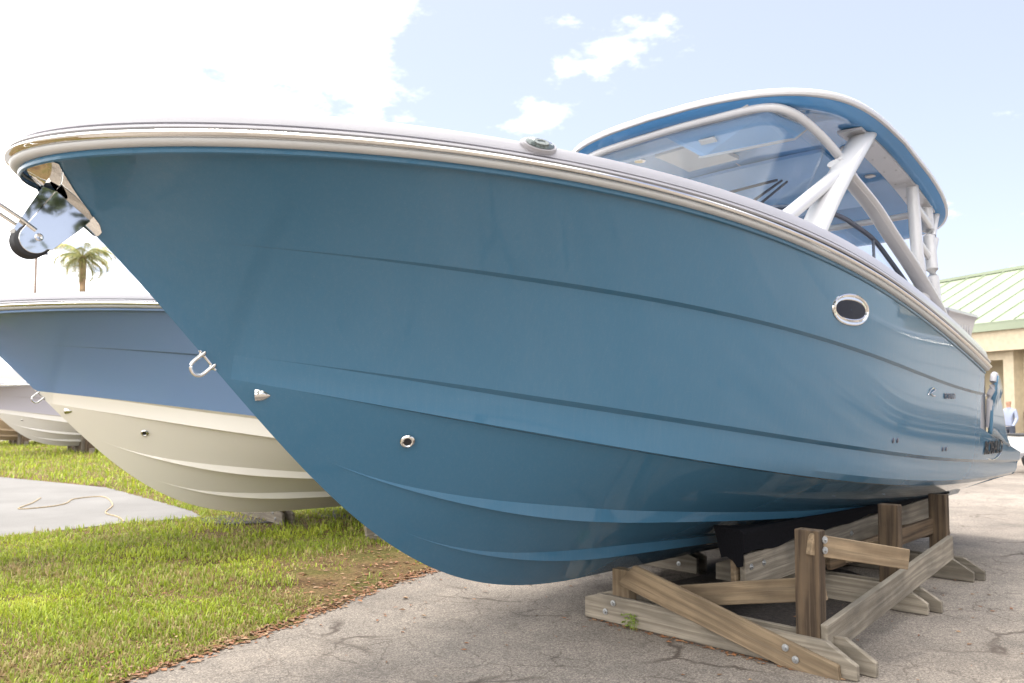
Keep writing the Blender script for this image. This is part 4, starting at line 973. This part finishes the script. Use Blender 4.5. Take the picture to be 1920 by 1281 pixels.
sm, st_, sb2 = new_mat('damp_shade_grit'); sn = noise_tex(st_, coords(st_).outputs[0], 60, 5, 0.7); sr_ = ramp(st_, [(0.35, (0.045, 0.036, 0.030)), (0.6, (0.12, 0.10, 0.085)), (0.8, (0.34, 0.31, 0.28))]); st_.links.new(sn.outputs['Fac'], sr_.inputs[0]); st_.links.new(sr_.outputs[0], sb2.inputs['Base Color']); sb2.inputs['Roughness'].default_value = 0.9
nv_ = np.array([DV[1], -DV[0]])
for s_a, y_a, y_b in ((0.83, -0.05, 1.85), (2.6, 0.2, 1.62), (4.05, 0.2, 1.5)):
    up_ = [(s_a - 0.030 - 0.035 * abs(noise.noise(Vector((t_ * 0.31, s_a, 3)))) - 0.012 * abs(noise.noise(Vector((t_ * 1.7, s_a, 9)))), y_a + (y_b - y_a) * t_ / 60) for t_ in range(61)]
    sheet('damp_shade_edge', [tuple(np.array([BX, BY]) + a_ * DV + b_ * nv_) for a_, b_ in up_ + [(s_a + 0.18, y_b), (s_a + 0.18, y_a)]], 0.0025, sm, kind='structure')  # damp grit by the base boards; its dark tone doubles as contact shade
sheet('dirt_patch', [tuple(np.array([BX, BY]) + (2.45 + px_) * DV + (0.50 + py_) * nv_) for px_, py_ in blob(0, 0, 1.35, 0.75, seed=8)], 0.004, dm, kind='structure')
sheet('bare_soil', blob(-3.55, 10.75, 0.62, 0.5, seed=4), 0.018, dm, kind='structure')

# ------------------------------------------------------------------ background: building, palm, lamp post, person
M['wall'] = plain('cream_stucco', (0.60, 0.53, 0.38), 0.85, var=0.04, scale=1.5); M['trim'] = plain('cream_trim', (0.56, 0.48, 0.35), 0.7)
M['metal_green'] = plain('pale_green_metal', (0.25, 0.295, 0.205), 0.35, coat=0.2, var=0.05, scale=0.6)
M['soffit'] = plain('soffit_brown', (0.34, 0.25, 0.19), 0.8); M['win'] = plain('window_dark', (0.03, 0.035, 0.04), 0.08, coat=0.6); M['frame'] = plain('window_white', (0.78, 0.77, 0.75), 0.5)
M['stone'] = plain('field_stone', (0.36, 0.27, 0.19), 0.85, var=0.3, scale=3.0)
bd = empty('building', (18.0, 28.0, 0.0), math.atan2(0.94, -0.35))     # x runs along the wall away from the camera, y towards the building's inside is -y
tag(bd, 'cream stucco building with pale green standing seam metal roof', 'building')
def bx(name, mat, x0, x1, y0, y1, z0, z1, parent=bd, bev=0.0):
    m_ = MB(); m_.box(x0, x1, y0, y1, z0, z1); return obj(name, m_.mesh(name, [mat], smooth=False, bevel=bev), parent)
bx('wall', M['wall'], -14, 0.55, -9.0, -0.6, 0, 3.9); bx('wall', M['wall'], 0.55, 9, -9.0, -2.6, 0, 3.9)
bx('soffit', M['soffit'], -14.6, 9.6, -9.6, 0.2, 3.90, 3.98)
bx('fascia', M['trim'], -14.6, 9.6, 0.2, 0.28, 3.55, 4.30); bx('gutter', M['metal_green'], -14.7, 9.7, 0.28, 0.42, 4.28, 4.60)
m_ = MB(); m_.prism([(0.42, 4.60), (-5.0, 7.35), (-10.4, 4.60), (-10.4, 4.52), (0.42, 4.52)], -14.8, 9.8); m_.v = [(y, x, z) for x, y, z in m_.v]
rf = obj('roof', m_.mesh('roof', [M['metal_green']], smooth=False), bd)
for i in range(23):
    m_ = MB(); x_ = -10.6 + i * 0.88; m_.prism([(0.42, 4.60), (-5.0, 7.35), (-5.0, 7.395), (0.42, 4.645)], x_, x_ + 0.035); m_.v = [(y, x, z) for x, y, z in m_.v]; obj('roof_seam', m_.mesh('roof_seam', [M['metal_green']], smooth=False), rf)
bx('ridge_cap', M['metal_green'], -14.8, 9.8, -5.12, -4.88, 7.33, 7.46, rf)
for x_ in (-4.6, 1.0, 3.6):
    w_ = bx('window', M['win'], x_, x_ + 1.5, -0.64 if x_ < 0.5 else -2.64, -0.58 if x_ < 0.5 else -2.58, 0.9, 3.0); yy = -0.60 if x_ < 0.5 else -2.60
    bx('window_frame', M['frame'], x_ - 0.08, x_ + 1.58, yy, yy + 0.06, 2.98, 3.12, w_); bx('window_frame', M['frame'], x_ + 0.70, x_ + 0.80, yy + 0.001, yy + 0.058, 0.9, 2.98, w_); bx('window_frame', M['frame'], x_ - 0.08, x_ + 1.58, yy + 0.002, yy + 0.055, 1.95, 2.05, w_); bx('sill', M['frame'], x_ - 0.1, x_ + 1.6, yy, yy + 0.1, 0.80, 0.9, w_)
bx('column', M['trim'], 0.45, 0.85, -0.62, -0.12, 0, 3.9); bx('column', M['trim'], 5.6, 6.0, -0.5, -0.1, 0, 3.9); bx('porch_beam', M['trim'], 0.85, 5.6, -0.45, -0.15, 3.25, 3.9)
random.seed(3); yb_ = 0.0
while yb_ < 1.25:
    hh = random.uniform(0.12, 0.2); x_ = -14.0
    while x_ < 0.42:
        l_ = random.uniform(0.22, 0.5)
        if x_ > -5.5: bx('stone', M['stone'], x_ + 0.008, min(x_ + l_, 0.44) - 0.008, -0.6, -0.52 + random.uniform(-0.03, 0.02), yb_ + 0.008, yb_ + hh - 0.008, bd, 0.012)
        x_ += l_
    yb_ += hh
def lathe_obj(name, prof, mat, parent=None, seg=16):
    m_ = MB(); m_.lathe(prof, seg); return obj(name, m_.mesh(name, [mat]), parent)
# palm
def leafy(name, n_, fn, size, mat, parent):
    V, F = [], []
    for i in range(n_):
        p = fn(); a = Vector((random.gauss(0, 1), random.gauss(0, 1), random.gauss(0, 0.7))).normalized(); b_ = a.orthogonal().normalized(); b_ = (Matrix.Rotation(random.uniform(0, 6.28), 3, a) @ b_); s_ = size * random.uniform(0.6, 1.4); c_ = a.cross(b_)
        o = len(V); V += [tuple(p - b_ * s_), tuple(p + c_ * s_ * 0.42), tuple(p + b_ * s_), tuple(p - c_ * s_ * 0.42)]; F.append((o, o + 1, o + 2, o + 3))
    me = bpy.data.meshes.new(name); me.from_pydata(V, [], F); me.materials.append(mat); return obj(name, me, parent)
palm = empty('palm_tree', (-32.6, 60.0, 0)); tag(palm, 'small palm tree with ragged fronds against the bright sky', 'palm tree')
m_ = MB(); m_.tube([(0, 0, 0), (0.15, 0, 5), (0.05, 0, 9), (0, 0, 13.0)], [0.28, 0.22, 0.2, 0.26], 12); obj('trunk', m_.mesh('trunk', [plain('palm_bark', (0.36, 0.25, 0.15), 0.9, var=0.2, scale=3)]), palm)
pm = leaf_mat('palm_frond', [(0.0, (0.18, 0.23, 0.09)), (0.5, (0.30, 0.33, 0.12)), (0.85, (0.50, 0.43, 0.15)), (1.0, (0.42, 0.30, 0.16))])
for k in range(32):
    m_ = MB(); a = k * 2.4 + random.uniform(-0.2, 0.2); el_ = random.uniform(-0.9, 1.25); ca, sa = math.cos(a), math.sin(a); prev = Vector((0, 0, 13.0)); L_ = random.uniform(2.1, 3.0); pts = []
    for j in range(15):
        u = j / 14; pitch = el_ - 1.9 * u * u; 
        if j: prev = prev + Vector((ca * math.cos(pitch), sa * math.cos(pitch), math.sin(pitch))) * (L_ / 14)
        pts.append(prev.copy())
    m_.tube(pts, [0.035 * (1 - 0.8 * j / 14) for j in range(15)], 5)
    side = Vector((-sa, ca, 0))
    for j in range(2, 15):
        for sg in (1, -1):
            for q in (0, 0.5):
                p = pts[j] if q == 0 else (pts[j] + pts[j - 1]) / 2; ll = 0.85 * math.sin(math.pi * min(1, (j - q + 2) / 17)) + 0.1
                d_ = (side * sg * 0.75 + Vector((ca, sa, 0)) * 0.45 + Vector((0, 0, -0.35 - 0.3 * random.random()))).normalized(); w_ = Vector((ca, sa, 0.3)) * 0.028
                m_.add([tuple(p - w_), tuple(p + w_), tuple(p + d_ * ll)], [(0, 1, 2)])
    obj('frond', m_.mesh('frond', [pm], smooth=False, recalc=False), palm)
lp = empty('lamp_post', (-24.1, 40.0, 0)); tag(lp, 'thin brown lamp post behind the anchor roller', 'lamp post')
m_ = MB(); m_.tube([(0, 0, 0), (0, 0, 9.3)], [0.085, 0.06], 10); obj('pole', m_.mesh('pole', [plain('post_brown', (0.30, 0.23, 0.19), 0.6)]), lp)
m_ = MB(); m_.box(-0.05, 0.55, -0.14, 0.14, 9.25, 9.38); obj('lamp_head', m_.mesh('lamp_head', [M['darkblue']], bevel=0.03), lp)
# person by the building, seen from the waist up past the stern
def person(loc, rz):
    J = [(0, 0, 0.93, .13), (0, 0, 1.12, .125), (0, 0, 1.34, .15), (0, 0, 1.48, .07), (0, 0, 1.56, .062), (0, 0.01, 1.67, .095), (0, 0.01, 1.74, .075),
         (0.19, 0, 1.42, .062), (0.25, 0.02, 1.16, .05), (0.23, 0.16, 0.98, .038), (0.22, 0.22, 0.92, .035), (-0.19, 0, 1.42, .062), (-0.25, 0.02, 1.16, .05), (-0.23, 0.16, 0.98, .038), (-0.22, 0.22, 0.92, .035),
         (0.095, 0, 0.86, .10), (0.10, 0.02, 0.50, .072), (0.10, -0.02, 0.09, .05), (0.10, 0.13, 0.04, .045), (-0.095, 0, 0.86, .10), (-0.10, 0.02, 0.50, .072), (-0.10, -0.02, 0.09, .05), (-0.10, 0.13, 0.04, .045)]
    Ed = [(0, 1), (1, 2), (2, 3), (3, 4), (4, 5), (5, 6), (2, 7), (7, 8), (8, 9), (9, 10), (2, 11), (11, 12), (12, 13), (13, 14), (0, 15), (15, 16), (16, 17), (17, 18), (0, 19), (19, 20), (20, 21), (21, 22)]
    me = bpy.data.meshes.new('person'); me.from_pydata([j[:3] for j in J], Ed, [])
    o = bpy.data.objects.new('person', me); COL.objects.link(o); o.location = loc; o.rotation_euler = (0, 0, rz)
    sk = o.modifiers.new('skin', 'SKIN'); o.modifiers.new('sub', 'SUBSURF').levels = 2; o.modifiers['sub'].render_levels = 2
    for v, j in zip(me.skin_vertices[0].data, J): v.radius = (j[3], j[3]); v.use_root = False
    me.skin_vertices[0].data[0].use_root = True
    m, t, b = new_mat('clothing'); c_ = t.nodes.new('ShaderNodeTexCoord'); sp = t.nodes.new('ShaderNodeSeparateXYZ'); t.links.new(c_.outputs['Object'], sp.inputs[0])
    mr = t.nodes.new('ShaderNodeMath'); mr.operation = 'MULTIPLY'; mr.inputs[1].default_value = 0.5; t.links.new(sp.outputs['Z'], mr.inputs[0])
    r = ramp(t, [(0.0, (0.03, 0.03, 0.04)), (0.05, (0.06, 0.07, 0.10)), (0.475, (0.30, 0.34, 0.46)), (0.755, (0.45, 0.26, 0.18)), (0.862, (0.05, 0.03, 0.02))]); r.color_ramp.interpolation = 'CONSTANT'
    t.links.new(mr.outputs[0], r.inputs[0]); t.links.new(r.outputs[0], b.inputs['Base Color']); b.inputs['Roughness'].default_value = 0.85; me.materials.append(m)
    return o
tag(person((15.45, 24.8, 0), R(120)), 'person in a pale blue shirt standing before the cream building', 'person')

# white utility trailer beside the building
tr = empty('utility_trailer', (12.3, 18.4, 0.0), R(20)); tag(tr, 'low white utility trailer with dark tyre behind the stern of the teal boat', 'trailer')
bx('body', M['frame'], -0.62, 1.5, -0.6, 0.6, 0.42, 0.86, tr, 0.03); bx('top_rail', M['black'], -0.66, 1.54, -0.64, 0.64, 0.862, 0.90, tr, 0.01); bx('fender', M['frame'], 0.1, 0.95, -0.84, -0.605, 0.60, 0.66, tr, 0.02); bx('drawbar', M['steel'], -1.5, -0.62, -0.05, 0.05, 0.42, 0.5, tr, 0.01)
for y_ in (-0.72, 0.72):
    m_ = MB(); m_.lathe([(0.12, -0.08), (0.26, -0.09), (0.30, -0.07), (0.31, 0), (0.30, 0.07), (0.26, 0.09), (0.12, 0.08)], 28); m_.v = [(x, z, y) for x, y, z in m_.v]; w_ = obj('wheel', m_.mesh('wheel', [M['black']]), tr); w_.location = (0.52, y_, 0.31)
    m_ = MB(); m_.lathe([(0.0005, -0.07), (0.10, -0.07), (0.13, -0.05), (0.13, 0.05), (0.10, 0.07), (0.0005, 0.07)], 20); m_.v = [(x, z, y) for x, y, z in m_.v]; obj('rim', m_.mesh('rim', [M['steel']]), w_)
# white boat across the yard, mirrored in the stern quarter
boat5 = empty('powerboat', (17.0, 11.0, -0.05), R(105)); tag(boat5, 'white powerboat across the yard, mirrored in the teal hull near the stern', 'boat', 'powerboats parked in a row')
boat_base(boat5, M['hull_white'], M['hull_white'])
c5 = empty('boat_cradle', (17.0, 11.0, 0.0), R(105)); tag(c5, 'timber posts under the white boat across the yard', 'boat stand', 'wooden boat cradles')
for s_, y_ in ((0.9, 0.0), (1.0, 0.9), (3.8, 0.9), (1.0, -0.9), (3.8, -0.9)): beam2(c5, (s_, y_, 0.0), (s_, y_, 0.30 + abs(y_) * 0.42), 0.14, 0.14, M['wood_dark'], (0, 1, 0), 'post')
for s_ in (0.9, 3.8): beam2(c5, (s_, -1.3, 0.10), (s_, 1.3, 0.10), 0.18, 0.12, M['wood_grey'])
# trees on the street side, mirrored in the polished fittings and the hull
tm = leaf_mat('tree_leaf', [(0.0, (0.035, 0.06, 0.02)), (0.5, (0.06, 0.095, 0.03)), (1.0, (0.10, 0.14, 0.045))]); bk = plain('tree_bark', (0.16, 0.12, 0.09), 0.9, var=0.25, scale=5)
for (x_, y_, h_, lab) in ((11, -7.5, 12, 'broad leafy tree across the yard from the bow of the teal boat'), (6.5, -12, 13, 'tall leafy tree behind the viewpoint'), (15.5, -4, 12, 'leafy tree beside the yard entrance'), (-6, -18, 9, 'leafy tree across from the lawn')):
    t_ = empty('leafy_tree', (x_, y_, 0)); tag(t_, lab, 'tree', 'street trees')
    m_ = MB(); m_.tube([(0, 0, 0), (0.1, 0, h_ * 0.3), (0, 0.1, h_ * 0.6)], [0.28, 0.2, 0.08], 10)
    for k in range(6): a = k * 1.05; m_.tube([(0.05, 0, h_ * (0.28 + 0.04 * k)), (math.cos(a) * 1.2, math.sin(a) * 1.2, h_ * (0.45 + 0.05 * k)), (math.cos(a) * 2.0, math.sin(a) * 2.0, h_ * (0.55 + 0.05 * k))], [0.1, 0.06, 0.03], 7)
    obj('trunk', m_.mesh('trunk', [bk]), t_)
    cl = [(Vector((random.gauss(0, 1.9), random.gauss(0, 1.9), h_ * random.uniform(0.34, 0.9))), random.uniform(0.7, 1.3)) for _ in range(26)]
    def fn():
        c_, r_ = random.choice(cl); d_ = Vector((random.gauss(0, 1), random.gauss(0, 1), random.gauss(0, 0.8))).normalized(); return c_ + d_ * r_ * random.uniform(0.4, 1.0)
    leafy('crown', 5200, fn, 0.2, tm, t_)
